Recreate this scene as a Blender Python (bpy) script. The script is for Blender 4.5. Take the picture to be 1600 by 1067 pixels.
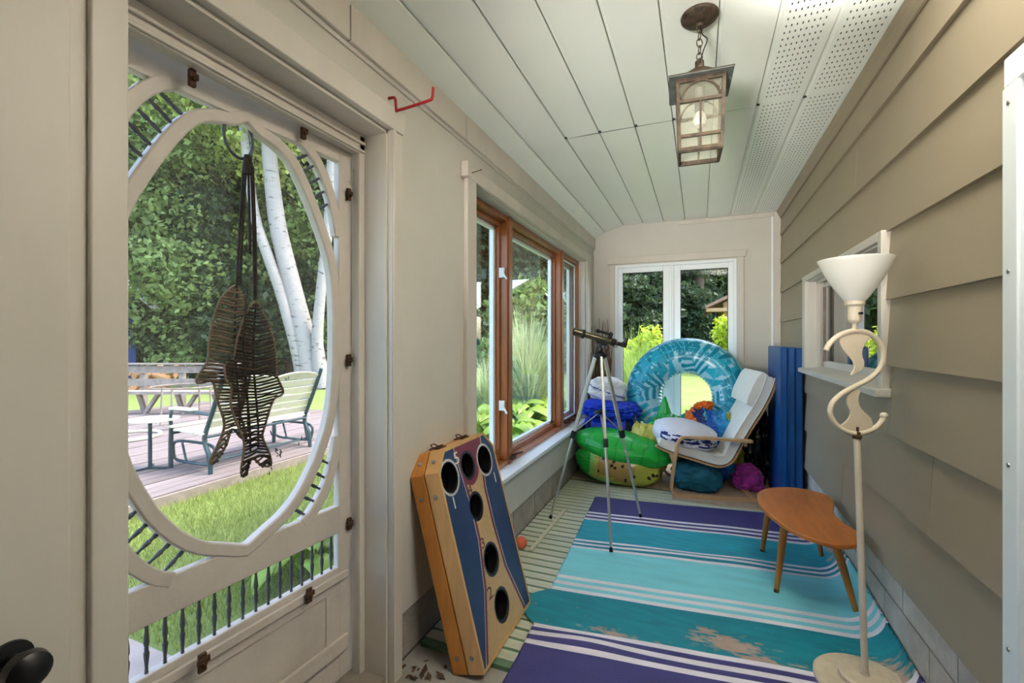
import bpy, math, random
import numpy as np
from mathutils import Vector, Matrix, noise

# ------------------------------------------------------------------ scene, camera, light
SC = bpy.context.scene
for o in list(bpy.data.objects):
    bpy.data.objects.remove(o)
COL = SC.collection
cam_d = bpy.data.cameras.new('camera')
cam_d.lens = 16.0
cam_d.sensor_width = 36.0
cam_d.shift_y = -0.0022
cam_d.clip_start = 0.02
cam = bpy.data.objects.new('camera', cam_d)
COL.objects.link(cam)
CAM_H = 1.25
YAW = math.atan(293 / 711.11)
cam.location = (0, 0, CAM_H)
cam.rotation_euler = (math.pi / 2, 0, YAW)
SC.camera = cam

world = bpy.data.worlds.new('sky')
SC.world = world
world.use_nodes = True
wn = world.node_tree
wn.nodes.clear()
wo = wn.nodes.new('ShaderNodeOutputWorld')
wb = wn.nodes.new('ShaderNodeBackground')
ws = wn.nodes.new('ShaderNodeTexSky')
ws.sky_type = 'NISHITA'
ws.sun_disc = False
ws.sun_elevation = math.radians(58)
ws.sun_rotation = math.radians(60)
ws.air_density = 1.0
ws.dust_density = 2.5
ws.ozone_density = 1.0
wb.inputs['Strength'].default_value = 0.50
wn.links.new(ws.outputs[0], wb.inputs[0])
wn.links.new(wb.outputs[0], wo.inputs[0])

sun_d = bpy.data.lights.new('sun', 'SUN')
sun_d.energy = 1.15
sun_d.angle = math.radians(3.0)
sun_d.color = (1.0, 0.94, 0.84)
sun = bpy.data.objects.new('sun', sun_d)
COL.objects.link(sun)
sun.rotation_euler = Vector((-0.50, -0.32, -0.80)).to_track_quat('-Z', 'Y').to_euler()

# two unseen fill spots added to brighten the interior: one aimed down the porch, one bounced off the ceiling overhead


def fill_spot(name, energy, loc, aim, size, soft):
    d = bpy.data.lights.new(name, 'SPOT')
    d.energy = energy
    d.shadow_soft_size = soft
    d.spot_size = math.radians(size)
    d.spot_blend = 1.0
    d.color = (1.0, 0.97, 0.93)
    o = bpy.data.objects.new(name, d)
    COL.objects.link(o)
    o.location = loc
    o.rotation_euler = (Vector(aim) - Vector(loc)).to_track_quat('-Z', 'Y').to_euler()


fill_spot('fill_spot', 250, (-0.60, -1.2, 1.15), (0.05, 3.5, 2.30), 38, 0.22)
fill_spot('bounce_fill', 900, (0.34, 0.05, 1.22), (0.48, 1.05, 2.44), 40, 0.08)

SC.view_settings.view_transform = 'Standard'
SC.view_settings.look = 'None'
SC.view_settings.gamma = 1.0
SC.view_settings.use_curve_mapping = False
SC.view_settings.exposure = 1.5

# ------------------------------------------------------------------ helpers
R = random.Random(7)
FPX, HYP = 711.11, 530.0
CT, ST = math.cos(YAW), math.sin(YAW)


def ray(x, y):
    u = (x - 800) / FPX
    return Vector((-ST + u * CT, CT + u * ST, (HYP - y) / FPX))


def at(x, y, X=None, Y=None, Z=None):
    """where the line of sight through a photograph pixel meets the plane X=.., Y=.. or Z=.."""
    d = ray(x, y)
    if X is not None:
        k = X / d.x
    elif Y is not None:
        k = Y / d.y
    else:
        k = (Z - CAM_H) / d.z
    return Vector((d.x * k, d.y * k, CAM_H + d.z * k))


def lin(c):
    def f(v):
        v /= 255.0
        return v / 12.92 if v <= 0.04045 else ((v + 0.055) / 1.055) ** 2.4
    return (f(c[0]), f(c[1]), f(c[2]), 1.0)


class MB:
    def __init__(s):
        s.v = []
        s.f = []
        s.c = []

    def add(s, vs, fs, col=None):
        b = len(s.v)
        s.v += [tuple(p) for p in vs]
        s.f += [tuple(b + i for i in f) for f in fs]
        if col is not None:
            s.c += [col] * len(fs)
        return s

    def box(s, x0, x1, y0, y1, z0, z1, col=None):
        v = [(x0, y0, z0), (x1, y0, z0), (x1, y1, z0), (x0, y1, z0),
             (x0, y0, z1), (x1, y0, z1), (x1, y1, z1), (x0, y1, z1)]
        return s.add(v, [(0, 3, 2, 1), (4, 5, 6, 7), (0, 1, 5, 4), (1, 2, 6, 5), (2, 3, 7, 6), (3, 0, 4, 7)], col)

    def obox(s, c, ax, ay, az):
        c, ax, ay, az = Vector(c), Vector(ax), Vector(ay), Vector(az)
        v = [c + ax * i + ay * j + az * k for k in (-1, 1) for i, j in ((-1, -1), (1, -1), (1, 1), (-1, 1))]
        return s.add(v, [(0, 3, 2, 1), (4, 5, 6, 7), (0, 1, 5, 4), (1, 2, 6, 5), (2, 3, 7, 6), (3, 0, 4, 7)])

    def bar(s, p, q, w, h, up=(0, 0, 1)):
        p, q = Vector(p), Vector(q)
        d = (q - p)
        dn = d.normalized()
        a = dn.cross(Vector(up))
        if a.length < 1e-4:
            a = dn.cross(Vector((1, 0, 0)))
        a.normalize()
        b = a.cross(dn)
        return s.obox((p + q) / 2, d / 2, a * (w / 2), b * (h / 2))

    def tube(s, pts, r, n=8, closed=False):
        pts = [Vector(p) for p in pts]
        m = len(pts)
        rs = r if isinstance(r, (list, tuple)) else [r] * m
        t0 = (pts[1] - pts[0]).normalized()
        a = t0.orthogonal().normalized()
        vs = []
        for i, p in enumerate(pts):
            if closed:
                t = (pts[(i + 1) % m] - pts[i - 1]).normalized()
            else:
                t = (pts[min(i + 1, m - 1)] - pts[max(i - 1, 0)]).normalized()
            a = (a - t * a.dot(t))
            if a.length < 1e-6:
                a = t.orthogonal()
            a.normalize()
            b = t.cross(a)
            for k in range(n):
                an = 2 * math.pi * k / n
                vs.append(p + (a * math.cos(an) + b * math.sin(an)) * rs[i])
        fs = []
        for i in range(m if closed else m - 1):
            j = (i + 1) % m
            for k in range(n):
                l = (k + 1) % n
                fs.append((i * n + k, i * n + l, j * n + l, j * n + k))
        if not closed:
            fs.append(tuple(reversed(range(n))))
            fs.append(tuple((m - 1) * n + k for k in range(n)))
        return s.add(vs, fs)

    def band(s, pts, w, t, nrm, closed=False):
        """flat strip along pts: width w across nrm's plane (normal nrm), thickness t along nrm"""
        pts = [Vector(p) for p in pts]
        nrm = Vector(nrm).normalized()
        m = len(pts)
        vs = []
        for i, p in enumerate(pts):
            if closed:
                tg = pts[(i + 1) % m] - pts[i - 1]
            else:
                tg = pts[min(i + 1, m - 1)] - pts[max(i - 1, 0)]
            tg.normalize()
            sd = tg.cross(nrm).normalized()
            ww = w[i] if isinstance(w, (list, tuple)) else w
            for a, b in ((-.5, -.5), (.5, -.5), (.5, .5), (-.5, .5)):
                vs.append(p + sd * (ww * a) + nrm * (t * b))
        fs = []
        for i in range(m if closed else m - 1):
            j = (i + 1) % m
            for k in range(4):
                l = (k + 1) % 4
                fs.append((i * 4 + k, i * 4 + l, j * 4 + l, j * 4 + k))
        if not closed:
            fs += [(3, 2, 1, 0), tuple((m - 1) * 4 + k for k in range(4))]
        return s.add(vs, fs)

    def lathe(s, prof, c=(0, 0, 0), n=24, axis=(0, 0, 1)):
        c = Vector(c)
        z = Vector(axis).normalized()
        a = z.orthogonal().normalized()
        b = z.cross(a)
        vs = []
        for (r, h) in prof:
            for k in range(n):
                an = 2 * math.pi * k / n
                vs.append(c + z * h + (a * math.cos(an) + b * math.sin(an)) * max(r, 1e-5))
        fs = []
        for i in range(len(prof) - 1):
            for k in range(n):
                l = (k + 1) % n
                fs.append((i * n + k, i * n + l, (i + 1) * n + l, (i + 1) * n + k))
        fs.append(tuple(reversed(range(n))))
        fs.append(tuple((len(prof) - 1) * n + k for k in range(n)))
        return s.add(vs, fs)

    def prism(s, pts, off):
        pts = [Vector(p) for p in pts]
        off = Vector(off)
        n = len(pts)
        vs = pts + [p + off for p in pts]
        fs = [tuple(reversed(range(n))), tuple(n + i for i in range(n))]
        for i in range(n):
            j = (i + 1) % n
            fs.append((i, j, n + j, n + i))
        return s.add(vs, fs)

    def grid(s, fn, nu, nv, cu=False, cv=False, colfn=None):
        vs = [fn(i / (nu if cu else nu - 1), j / (nv if cv else nv - 1)) for i in range(nu) for j in range(nv)]
        b = len(s.v)
        s.v += [tuple(p) for p in vs]
        for i in range(nu if cu else nu - 1):
            for j in range(nv if cv else nv - 1):
                i2, j2 = (i + 1) % nu, (j + 1) % nv
                s.f.append((b + i * nv + j, b + i2 * nv + j, b + i2 * nv + j2, b + i * nv + j2))
                if colfn:
                    s.c.append(colfn((i + .5) / (nu if cu else nu - 1), (j + .5) / (nv if cv else nv - 1)))
        return s


ORG = {}


def link(name, me, parent=None, local=False):
    o = bpy.data.objects.new(name, me)
    COL.objects.link(o)
    if parent is not None:
        o.parent = parent
    return o


def obj(name, mb, mat, parent=None, local=False, smooth=0.6, bev=0.0, solid=0.0, org=None):
    """links one mesh object; vertices are given in world space unless local"""
    off = Vector((0, 0, 0))
    if parent is not None and not local:
        off = ORG.get(parent.name, off)
    if org is not None:
        off = Vector(org)
    me = bpy.data.meshes.new(name)
    vs = mb.v if off.length == 0 else [(a - off.x, b - off.y, c - off.z) for a, b, c in mb.v]
    me.from_pydata(vs, [], mb.f)
    if mb.c:
        ca = me.color_attributes.new('Col', 'FLOAT_COLOR', 'CORNER')
        buf = []
        for f, c in zip(mb.f, mb.c):
            buf += list(c) * len(f)
        ca.data.foreach_set('color', buf)
    me.materials.append(mat)
    me.update()
    o = link(name, me, parent)
    if org is not None and parent is None:
        o.location = off
    ORG[o.name] = off if not local else Vector((0, 0, 0))
    if smooth:
        me.shade_smooth()
        me.set_sharp_from_angle(angle=smooth)
    if solid:
        m = o.modifiers.new('thickness', 'SOLIDIFY')
        m.thickness = solid
        m.offset = 0
    if bev:
        m = o.modifiers.new('bevel', 'BEVEL')
        m.width = bev
        m.segments = 2
        m.limit_method = 'ANGLE'
        m.angle_limit = 0.7
    return o


def tag(o, label=None, cat=None, group=None, kind=None):
    if label:
        o['label'] = label
    if cat:
        o['category'] = cat
    if group:
        o['group'] = group
    if kind:
        o['kind'] = kind
    return o


def thing(name, label, cat, loc=(0, 0, 0), rz=0, group=None):
    o = bpy.data.objects.new(name, None)
    COL.objects.link(o)
    o.empty_display_size = 0.1
    o.location = loc
    o.rotation_euler = (0, 0, rz)
    ORG[o.name] = Vector(loc)
    return tag(o, label, cat, group)


def setting(name, label=None, loc=(0, 0, 0)):
    o = bpy.data.objects.new(name, None)
    COL.objects.link(o)
    o.location = loc
    o.empty_display_size = 0.1
    ORG[o.name] = Vector(loc)
    return tag(o, label, kind='structure')


def copy_tree(o, parent=None):
    c = o.copy()
    COL.objects.link(c)
    ORG[c.name] = ORG.get(o.name, Vector((0, 0, 0)))
    if parent is not None:
        c.parent = parent
    for ch in list(o.children):
        copy_tree(ch, c)
    return c


def inst(name, src, parent, loc=(0, 0, 0), rot=(0, 0, 0), scale=(1, 1, 1), mat=None):
    o = bpy.data.objects.new(name, src)
    COL.objects.link(o)
    o.parent = parent
    o.location = Vector(loc) - ORG.get(parent.name, Vector((0, 0, 0)))
    o.rotation_euler = rot
    o.scale = scale
    return o


def mesh(name, mb, mat, smooth=0.6):
    me = bpy.data.meshes.new(name)
    me.from_pydata(mb.v, [], mb.f)
    me.materials.append(mat)
    if smooth:
        me.shade_smooth()
        me.set_sharp_from_angle(angle=smooth)
    return me


# ------------------------------------------------------------------ materials
def M(name, col, rough=0.6, var=0.12, scale=6, stretch=(1, 1, 1), bump=0.0, bscale=80, metal=0.0, rnd=0.0,
      spec=0.4, col2=None, detail=4, alpha=None, trans=0.0, island=0.0, attr=False, coat=0.0, wave=None, sheen=0.0, sss=0.0):
    m = bpy.data.materials.new(name)
    m.use_nodes = True
    nt = m.node_tree
    N, L = nt.nodes, nt.links
    p = N['Principled BSDF']
    out = N['Material Output']
    p.inputs['Roughness'].default_value = rough
    p.inputs['Metallic'].default_value = metal
    p.inputs['Specular IOR Level'].default_value = spec
    p.inputs['Coat Weight'].default_value = coat
    p.inputs['Coat Roughness'].default_value = 0.15
    p.inputs['Sheen Weight'].default_value = sheen
    tc = N.new('ShaderNodeTexCoord')
    mp = N.new('ShaderNodeMapping')
    mp.inputs['Scale'].default_value = (stretch[0], stretch[1], stretch[2])
    L.new(tc.outputs['Object'], mp.inputs[0])
    nz = N.new('ShaderNodeTexNoise')
    nz.inputs['Scale'].default_value = scale
    nz.inputs['Detail'].default_value = detail
    nz.inputs['Roughness'].default_value = 0.6
    L.new(mp.outputs[0], nz.inputs[0])
    c1 = lin(col)
    c2 = lin(col2) if col2 else tuple(max(0, v * (1 - 2.2 * var)) for v in c1[:3]) + (1,)
    rp = N.new('ShaderNodeValToRGB')
    rp.color_ramp.elements[0].position = 0.3
    rp.color_ramp.elements[1].position = 0.7
    rp.color_ramp.elements[0].color = c2
    rp.color_ramp.elements[1].color = c1
    L.new(nz.outputs[0], rp.inputs[0])
    cur = rp.outputs[0]
    if wave:
        wv = N.new('ShaderNodeTexWave')
        wv.inputs['Scale'].default_value = wave
        wv.inputs['Distortion'].default_value = 5
        wv.inputs['Detail'].default_value = 2
        wv.inputs['Detail Scale'].default_value = 1.5
        wv.bands_direction = 'Y' if stretch[1] > stretch[0] else 'X'
        L.new(mp.outputs[0], wv.inputs[0])
        mx = N.new('ShaderNodeMixRGB')
        mx.blend_type = 'MULTIPLY'
        mx.inputs[0].default_value = 0.35
        L.new(cur, mx.inputs[1])
        L.new(wv.outputs[0], mx.inputs[2])
        cur = mx.outputs[0]
    if attr:
        at_ = N.new('ShaderNodeAttribute')
        at_.attribute_name = 'Col'
        mx = N.new('ShaderNodeMixRGB')
        mx.blend_type = 'MULTIPLY'
        mx.inputs[0].default_value = 1.0
        L.new(at_.outputs['Color'], mx.inputs[1])
        L.new(cur, mx.inputs[2])
        cur = mx.outputs[0]
    for amt, kind in ((rnd, 'obj'), (island, 'isl')):
        if amt:
            if kind == 'obj':
                g = N.new('ShaderNodeObjectInfo').outputs['Random']
            else:
                g = N.new('ShaderNodeNewGeometry').outputs['Random Per Island']
            mr = N.new('ShaderNodeMapRange')
            mr.inputs['To Min'].default_value = 1 - amt
            mr.inputs['To Max'].default_value = 1 + amt
            L.new(g, mr.inputs[0])
            mx = N.new('ShaderNodeVectorMath')
            mx.operation = 'SCALE'
            L.new(cur, mx.inputs[0])
            L.new(mr.outputs[0], mx.inputs['Scale'])
            cur = mx.outputs[0]
    L.new(cur, p.inputs['Base Color'])
    if bump:
        nb = N.new('ShaderNodeTexNoise')
        nb.inputs['Scale'].default_value = bscale
        nb.inputs['Detail'].default_value = 5
        L.new(mp.outputs[0], nb.inputs[0])
        b = N.new('ShaderNodeBump')
        b.inputs['Strength'].default_value = bump
        b.inputs['Distance'].default_value = 0.01
        L.new(nb.outputs[0], b.inputs['Height'])
        L.new(b.outputs[0], p.inputs['Normal'])
    sh = p.outputs[0]
    if trans:
        tr = N.new('ShaderNodeBsdfTranslucent')
        L.new(cur, tr.inputs[0])
        mx = N.new('ShaderNodeMixShader')
        mx.inputs[0].default_value = trans
        L.new(sh, mx.inputs[1])
        L.new(tr.outputs[0], mx.inputs[2])
        sh = mx.outputs[0]
    if alpha is not None:
        tr = N.new('ShaderNodeBsdfTransparent')
        mx = N.new('ShaderNodeMixShader')
        mx.inputs[0].default_value = alpha
        L.new(tr.outputs[0], mx.inputs[1])
        L.new(sh, mx.inputs[2])
        sh = mx.outputs[0]
    L.new(sh, out.inputs[0])
    return m


def glass_mat(name, tint=(0.95, 0.97, 0.96), gloss=0.08, fk=0.3, rough=0.0):
    m = bpy.data.materials.new(name)
    m.use_nodes = True
    nt = m.node_tree
    N, L = nt.nodes, nt.links
    N.remove(N['Principled BSDF'])
    t = N.new('ShaderNodeBsdfTransparent')
    t.inputs[0].default_value = (*tint, 1)
    g = N.new('ShaderNodeBsdfGlossy')
    g.inputs['Roughness'].default_value = rough
    lw = N.new('ShaderNodeLayerWeight')
    lw.inputs[0].default_value = 0.25
    ma = N.new('ShaderNodeMath')
    ma.operation = 'MULTIPLY_ADD'
    ma.inputs[1].default_value = fk
    ma.inputs[2].default_value = gloss
    L.new(lw.outputs['Fresnel'], ma.inputs[0])
    mx = N.new('ShaderNodeMixShader')
    L.new(ma.outputs[0], mx.inputs[0])
    L.new(t.outputs[0], mx.inputs[1])
    L.new(g.outputs[0], mx.inputs[2])
    L.new(mx.outputs[0], N['Material Output'].inputs[0])
    return m


m_wall = M('white_wall_paint', (208, 202, 191), 0.55, 0.035, 2.5, bump=0.05, bscale=40)
m_trim = M('white_trim_paint', (213, 204, 192), 0.45, 0.05, 5, bump=0.06, bscale=60, stretch=(1, 1, 0.25))
m_door = M('old_white_door_paint', (214, 203, 192), 0.5, 0.08, 5, bump=0.10, bscale=70)
m_ceil = M('white_soffit', (244, 246, 236), 0.35, 0.02, 2, spec=0.4, rnd=0.015)
m_hole = M('dark_slot', (52, 50, 46), 0.9, 0.1, 10)
m_side = M('taupe_siding_paint', (163, 147, 124), 0.5, 0.05, 1.6, bump=0.06, bscale=50, stretch=(1, 0.5, 1), rnd=0.03)
m_block = M('concrete_block', (176, 168, 156), 0.9, 0.16, 7, bump=0.5, bscale=60, rnd=0.10)
m_block2 = M('pale_concrete_block', (216, 206, 192), 0.9, 0.14, 7, bump=0.5, bscale=60, rnd=0.08)
m_mort = M('mortar', (120, 112, 102), 0.95, 0.15, 20, bump=0.4)
m_conc = M('concrete_slab', (172, 165, 155), 0.9, 0.14, 4, bump=0.3, bscale=60)
m_board = M('green_floor_board', (206, 208, 186), 0.6, 0.10, 5, stretch=(0.6, 6, 1), bump=0.1, rnd=0.10)
m_gap = M('green_floor_groove', (112, 146, 112), 0.7, 0.15, 6)
m_ply = M('plywood', (190, 166, 140), 0.7, 0.10, 4, stretch=(4, 1, 1), bump=0.1)
m_vinyl = M('white_vinyl', (240, 244, 246), 0.35, 0.015, 3, spec=0.5)
m_wood = M('varnished_window_wood', (176, 104, 56), 0.35, 0.16, 9, stretch=(3, 3, 0.35), bump=0.05, coat=0.2)
m_pine = M('pine_box', (226, 146, 66), 0.4, 0.13, 7, stretch=(4, 4, 0.5), bump=0.05, coat=0.2, wave=None)
m_pineF = M('front_pine_box', (238, 186, 122), 0.4, 0.10, 7, stretch=(4, 4, 0.5), bump=0.05, coat=0.15)
m_pineL = M('pale_pine_rim', (222, 176, 112), 0.45, 0.10, 7, stretch=(4, 4, 0.5), bump=0.04)
m_black = M('black_plastic', (22, 22, 24), 0.35, 0.1, 8)
m_blackg = M('black_gloss', (14, 13, 14), 0.06, 0.1, 4, spec=0.6)
m_steel = M('screw_steel', (170, 168, 162), 0.35, 0.08, 20, metal=0.9)
m_alu = M('tripod_aluminium', (205, 203, 196), 0.38, 0.04, 10, metal=0.75)
m_tele = M('telescope_tube', (120, 114, 92), 0.14, 0.05, 10, metal=0.9)
m_rust = M('rusty_iron', (84, 56, 36), 0.85, 0.2, 40, bump=0.3)
m_iron = M('grey_iron', (96, 100, 104), 0.5, 0.15, 30, metal=0.4)
m_bronze = M('weathered_bronze', (92, 76, 58), 0.55, 0.2, 35, bump=0.25, metal=0.35, col2=(48, 42, 36))
m_verd = M('dull_zinc', (122, 126, 122), 0.6, 0.16, 30, metal=0.3)
m_red = M('red_vinyl', (160, 22, 28), 0.35, 0.06, 10)
m_cream = M('cream_enamel', (226, 210, 186), 0.4, 0.06, 12, bump=0.03)
m_cream2 = M('cream_worn_base', (222, 203, 174), 0.5, 0.12, 14, bump=0.06)
m_shade = M('milk_glass', (248, 246, 240), 0.25, 0.01, 3, trans=0.35)
m_teak = M('orange_teak', (206, 122, 52), 0.4, 0.13, 6, stretch=(5, 0.8, 1), bump=0.04, coat=0.12)
m_leg = M('teak_leg', (196, 126, 54), 0.4, 0.12, 7, stretch=(4, 4, .5))
m_birchp = M('bent_birch_ply', (214, 168, 118), 0.4, 0.08, 7, stretch=(1, 1, 1), coat=0.1)
m_canvas = M('ecru_canvas', (240, 234, 222), 0.85, 0.04, 20, bump=0.25, bscale=260, sheen=0.2)
m_blue = M('blue_vinyl_mat', (26, 84, 152), 0.35, 0.10, 8, bump=0.15, bscale=45)
m_royal = M('royal_blue_nylon', (22, 66, 216), 0.45, 0.12, 9, bump=0.2, bscale=50)
m_tote = M('white_tote_canvas', (232, 228, 226), 0.8, 0.05, 9, bump=0.2, bscale=60)
m_navy = M('navy_fabric', (42, 46, 92), 0.8, 0.12, 12)
m_yellow = M('yellow_vinyl', (226, 212, 92), 0.35, 0.10, 8, bump=0.15)
m_green = M('green_film', (32, 176, 70), 0.32, 0.18, 9, bump=0.35, bscale=30, coat=0.2)
m_orange = M('orange_fabric', (248, 120, 34), 0.6, 0.08, 9)
m_teal = M('teal_fabric', (20, 104, 128), 0.6, 0.14, 9, bump=0.2)
m_magenta = M('magenta_fabric', (186, 40, 164), 0.35, 0.25, 16, bump=0.9, bscale=24, sheen=0.3)
m_bin = M('black_bag_film', (18, 18, 20), 0.28, 0.1, 6, bump=0.5, bscale=22)
m_reed = M('dry_reed', (126, 92, 62), 0.8, 0.2, 20, island=0.25)
m_wick = M('dark_wicker', (58, 46, 35), 0.75, 0.2, 30, bump=0.3, rnd=0.15)
m_wickl = M('pale_wicker_rim', (128, 108, 86), 0.75, 0.2, 30, bump=0.3)
m_rope = M('dark_rope', (60, 50, 44), 0.9, 0.2, 60, bump=0.4, bscale=200)
m_paint = M('printed_vinyl', (255, 255, 255), 0.28, 0.03, 6, attr=True, coat=0.25, trans=0.18)
m_boardp = M('printed_board', (255, 255, 255), 0.4, 0.07, 8, attr=True)
m_pillow = M('printed_cotton', (255, 255, 255), 0.85, 0.03, 12, attr=True, bump=0.2, bscale=60)
m_white = M('white_print', (226, 224, 216), 0.6, 0.04, 8)
m_maroon = M('maroon_rubber', (92, 50, 60), 0.6, 0.1, 8)
m_glass = glass_mat('window_glass', gloss=0.015, fk=0.22)
m_mirror = glass_mat('dark_window_glass', tint=(0.8, 0.82, 0.82), gloss=0.42)
m_seed = M('seeded_lantern_glass', (190, 186, 160), 0.3, 0.12, 30, bump=0.3, bscale=60, alpha=0.24)
m_screen = M('insect_screen', (176, 178, 176), 0.8, 0.02, 4, alpha=0.18)
# outdoors
m_lawn = M('lawn', (118, 138, 66), 0.9, 0.22, 1.6, bump=0.3, bscale=60, col2=(106, 120, 58))
m_blade = M('grass_blade', (150, 164, 82), 0.7, 0.1, 3, island=0.35, trans=0.35)
m_deck = M('weathered_deck', (134, 122, 118), 0.85, 0.22, 6, stretch=(8, 0.35, 1), bump=0.2, rnd=0.22)
m_grey = M('grey_old_wood', (150, 138, 126), 0.9, 0.18, 6, stretch=(2, 2, 2), bump=0.2, rnd=0.1)
m_path = M('path_concrete', (170, 156, 146), 0.9, 0.12, 6, bump=0.2)
m_teal_i = M('dark_teal_iron', (38, 66, 72), 0.4, 0.12, 20)
m_slat = M('cream_slat', (208, 205, 182), 0.55, 0.04, 8, rnd=0.03)
m_bark = M('bark', (98, 82, 66), 0.9, 0.25, 8, stretch=(3, 3, .6), bump=0.6, bscale=14)
m_shed = M('blue_shed', (40, 62, 120), 0.7, 0.1, 8)
m_roof = M('brown_shingle', (150, 116, 100), 0.85, 0.15, 12, rnd=0.1)
m_tan = M('tan_house_wall', (190, 150, 112), 0.8, 0.1, 6)
m_curt = M('pale_curtain', (206, 204, 196), 0.9, 0.05, 4, trans=0.2)
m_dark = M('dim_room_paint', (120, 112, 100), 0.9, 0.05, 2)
m_log = M('cut_log', (190, 142, 96), 0.9, 0.2, 16, rnd=0.2)


def leafmat(name, col, tr=0.35, isl=0.45):
    return M(name, col, 0.5, 0.08, 2, island=isl, trans=tr, spec=0.3)


m_leafA = leafmat('leaf_mid_green', (124, 146, 84))
m_leafB = leafmat('leaf_yellow_green', (160, 176, 94))
m_leafC = leafmat('leaf_dark_conifer', (74, 92, 62))
m_leafD = leafmat('leaf_rhododendron', (64, 92, 60), 0.2)
m_leafE = leafmat('leaf_lime', (188, 204, 62))
m_hosta = M('hosta_leaf', (158, 188, 76), 0.4, 0.12, 14, stretch=(1, 6, 1), rnd=0.2, trans=0.25)
m_pampas = M('ornamental_grass', (176, 190, 146), 0.6, 0.06, 3, island=0.3, trans=0.35)
m_pampasG = M('green_grass_blades', (150, 176, 88), 0.6, 0.06, 3, island=0.3, trans=0.35)

mb_ = None


def birch_mat():
    m = M('birch_bark', (150, 145, 138), 0.8, 0.06, 5, bump=0.2, bscale=20)
    nt = m.node_tree
    N, L = nt.nodes, nt.links
    p = N['Principled BSDF']
    src = p.inputs['Base Color'].links[0].from_socket
    tc = N.new('ShaderNodeTexCoord')
    mp = N.new('ShaderNodeMapping')
    mp.inputs['Scale'].default_value = (2.5, 2.5, 9)
    L.new(tc.outputs['Object'], mp.inputs[0])
    nz = N.new('ShaderNodeTexNoise')
    nz.inputs['Scale'].default_value = 1.6
    nz.inputs['Detail'].default_value = 3
    L.new(mp.outputs[0], nz.inputs[0])
    rp = N.new('ShaderNodeValToRGB')
    rp.color_ramp.elements[0].position = 0.60
    rp.color_ramp.elements[1].position = 0.68
    L.new(nz.outputs[0], rp.inputs[0])
    mx = N.new('ShaderNodeMixRGB')
    mx.inputs[2].default_value = lin((86, 78, 70))
    L.new(rp.outputs[0], mx.inputs[0])
    L.new(src, mx.inputs[1])
    L.new(mx.outputs[0], p.inputs['Base Color'])
    return m


m_birch = birch_mat()

WX = -1.06     # left wall face
SX = 0.70      # siding face
EY = 4.88      # end wall face
CZ = 2.44      # ceiling
NEARY = -1.7

# ------------------------------------------------------------------ floor
fl_o = obj('floor', MB().box(-1.32, 0.9, NEARY, 5.2, -0.16, -0.022), m_conc)
tag(fl_o, 'porch floor of pale green boards over a concrete slab', kind='structure')
bm_ = mesh('floor_board', MB().box(-0.885, 0.885, -0.026, 0.026, -0.022, 0.0), m_board)
gr_ = MB().box(-1.07, 0.72, 1.60, 4.0, -0.0219, -0.004)
obj('board_bed', gr_, m_gap, fl_o)
for k in range(34):
    y = 1.66 + k * 0.0685
    if y > 3.97:
        break
    inst('floor_board', bm_, fl_o, (-0.183, y, 0), (0, 0, R.uniform(-.002, .002)))
for (x0, x1, y0) in ((-1.07, -0.205, 3.99), (-0.20, 0.72, 3.76)):
    obj('plywood_sheet', MB().box(x0, x1, y0, 4.87, -0.012, 0.007), m_ply, fl_o, bev=0.002)

# ------------------------------------------------------------------ left wall
lw = MB()
XB = -1.25
lw.box(XB, WX, NEARY, 0.54, 0.19, 2.5)
lw.box(XB, WX, 0.54, 1.37, 2.016, 2.5)
lw.box(XB, WX, 1.37, 2.05, 0.19, 2.5)
lw.box(XB, WX, 2.05, 4.50, 0.19, 0.445)
lw.box(XB, WX, 2.05, 4.50, 2.04, 2.5)
lw.box(XB, WX, 4.50, 5.05, 0.19, 2.5)
w_left = tag(obj('wall_left', lw, m_wall), 'white painted left wall on a row of concrete blocks', kind='structure')
blk = mesh('concrete_block', MB().box(-0.1, 0.0, -0.196, 0.196, 0, 0.178), m_block)
obj('block_bed', MB().box(-1.27, -1.085, 1.40, 5.0, -0.16, 0.189).box(-1.27, -1.085, NEARY, 0.50, -0.16, 0.189), m_mort, w_left)
y = 1.43 + 0.2
while y < 5.0:
    inst('concrete_block', blk, w_left, (-1.074, y, 0.0), (0, 0, R.uniform(-.004, .004)))
    y += 0.40
tag(obj('bounce_wall', MB().box(-1.25, 0.86, NEARY - .06, NEARY, -0.16, 2.6), m_wall), 'unseen white wall added behind the camera to bounce light', kind='structure')  # out of view, added to throw fill light back into the porch
t1 = setting('trim_1', 'white board under the ceiling along the left wall')
for (a, b) in ((NEARY, 1.155), (1.16, 1.948), (1.953, 4.87)):
    obj('trim_board', MB().box(WX, -1.038, a, b, 2.212, 2.34), m_trim, t1, bev=0.003)
obj('cover_strip', MB().box(WX, -1.052, NEARY, 4.87, 2.196, 2.212), m_wall, t1)

# ------------------------------------------------------------------ end wall
ew = MB()
ew.box(-1.25, -0.829, EY, 5.02, -0.1, 2.55)
ew.box(0.331, 0.86, EY, 5.02, -0.1, 2.55)
ew.box(-0.829, 0.331, EY, 5.02, 2.03, 2.55)
ew.box(-0.829, 0.331, EY, 5.02, -0.1, 0.06)
w_end = tag(obj('wall_end', ew, m_wall), 'white end wall around the tall white patio window', kind='structure')
t2 = setting('trim_2', 'white corner board between end wall and taupe siding')
obj('corner_board', MB().box(0.64, 0.70, 4.858, EY, 0.0, 2.44), m_trim, t2, bev=0.003)
obj('corner_bead', MB().box(0.622, 0.64, 4.868, EY, 0.0, 2.40), m_vinyl, t2, bev=0.003)
obj('top_board', MB().box(-0.2, 0.62, 4.868, EY, 2.40, 2.44), m_trim, t2, bev=0.002)

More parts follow.
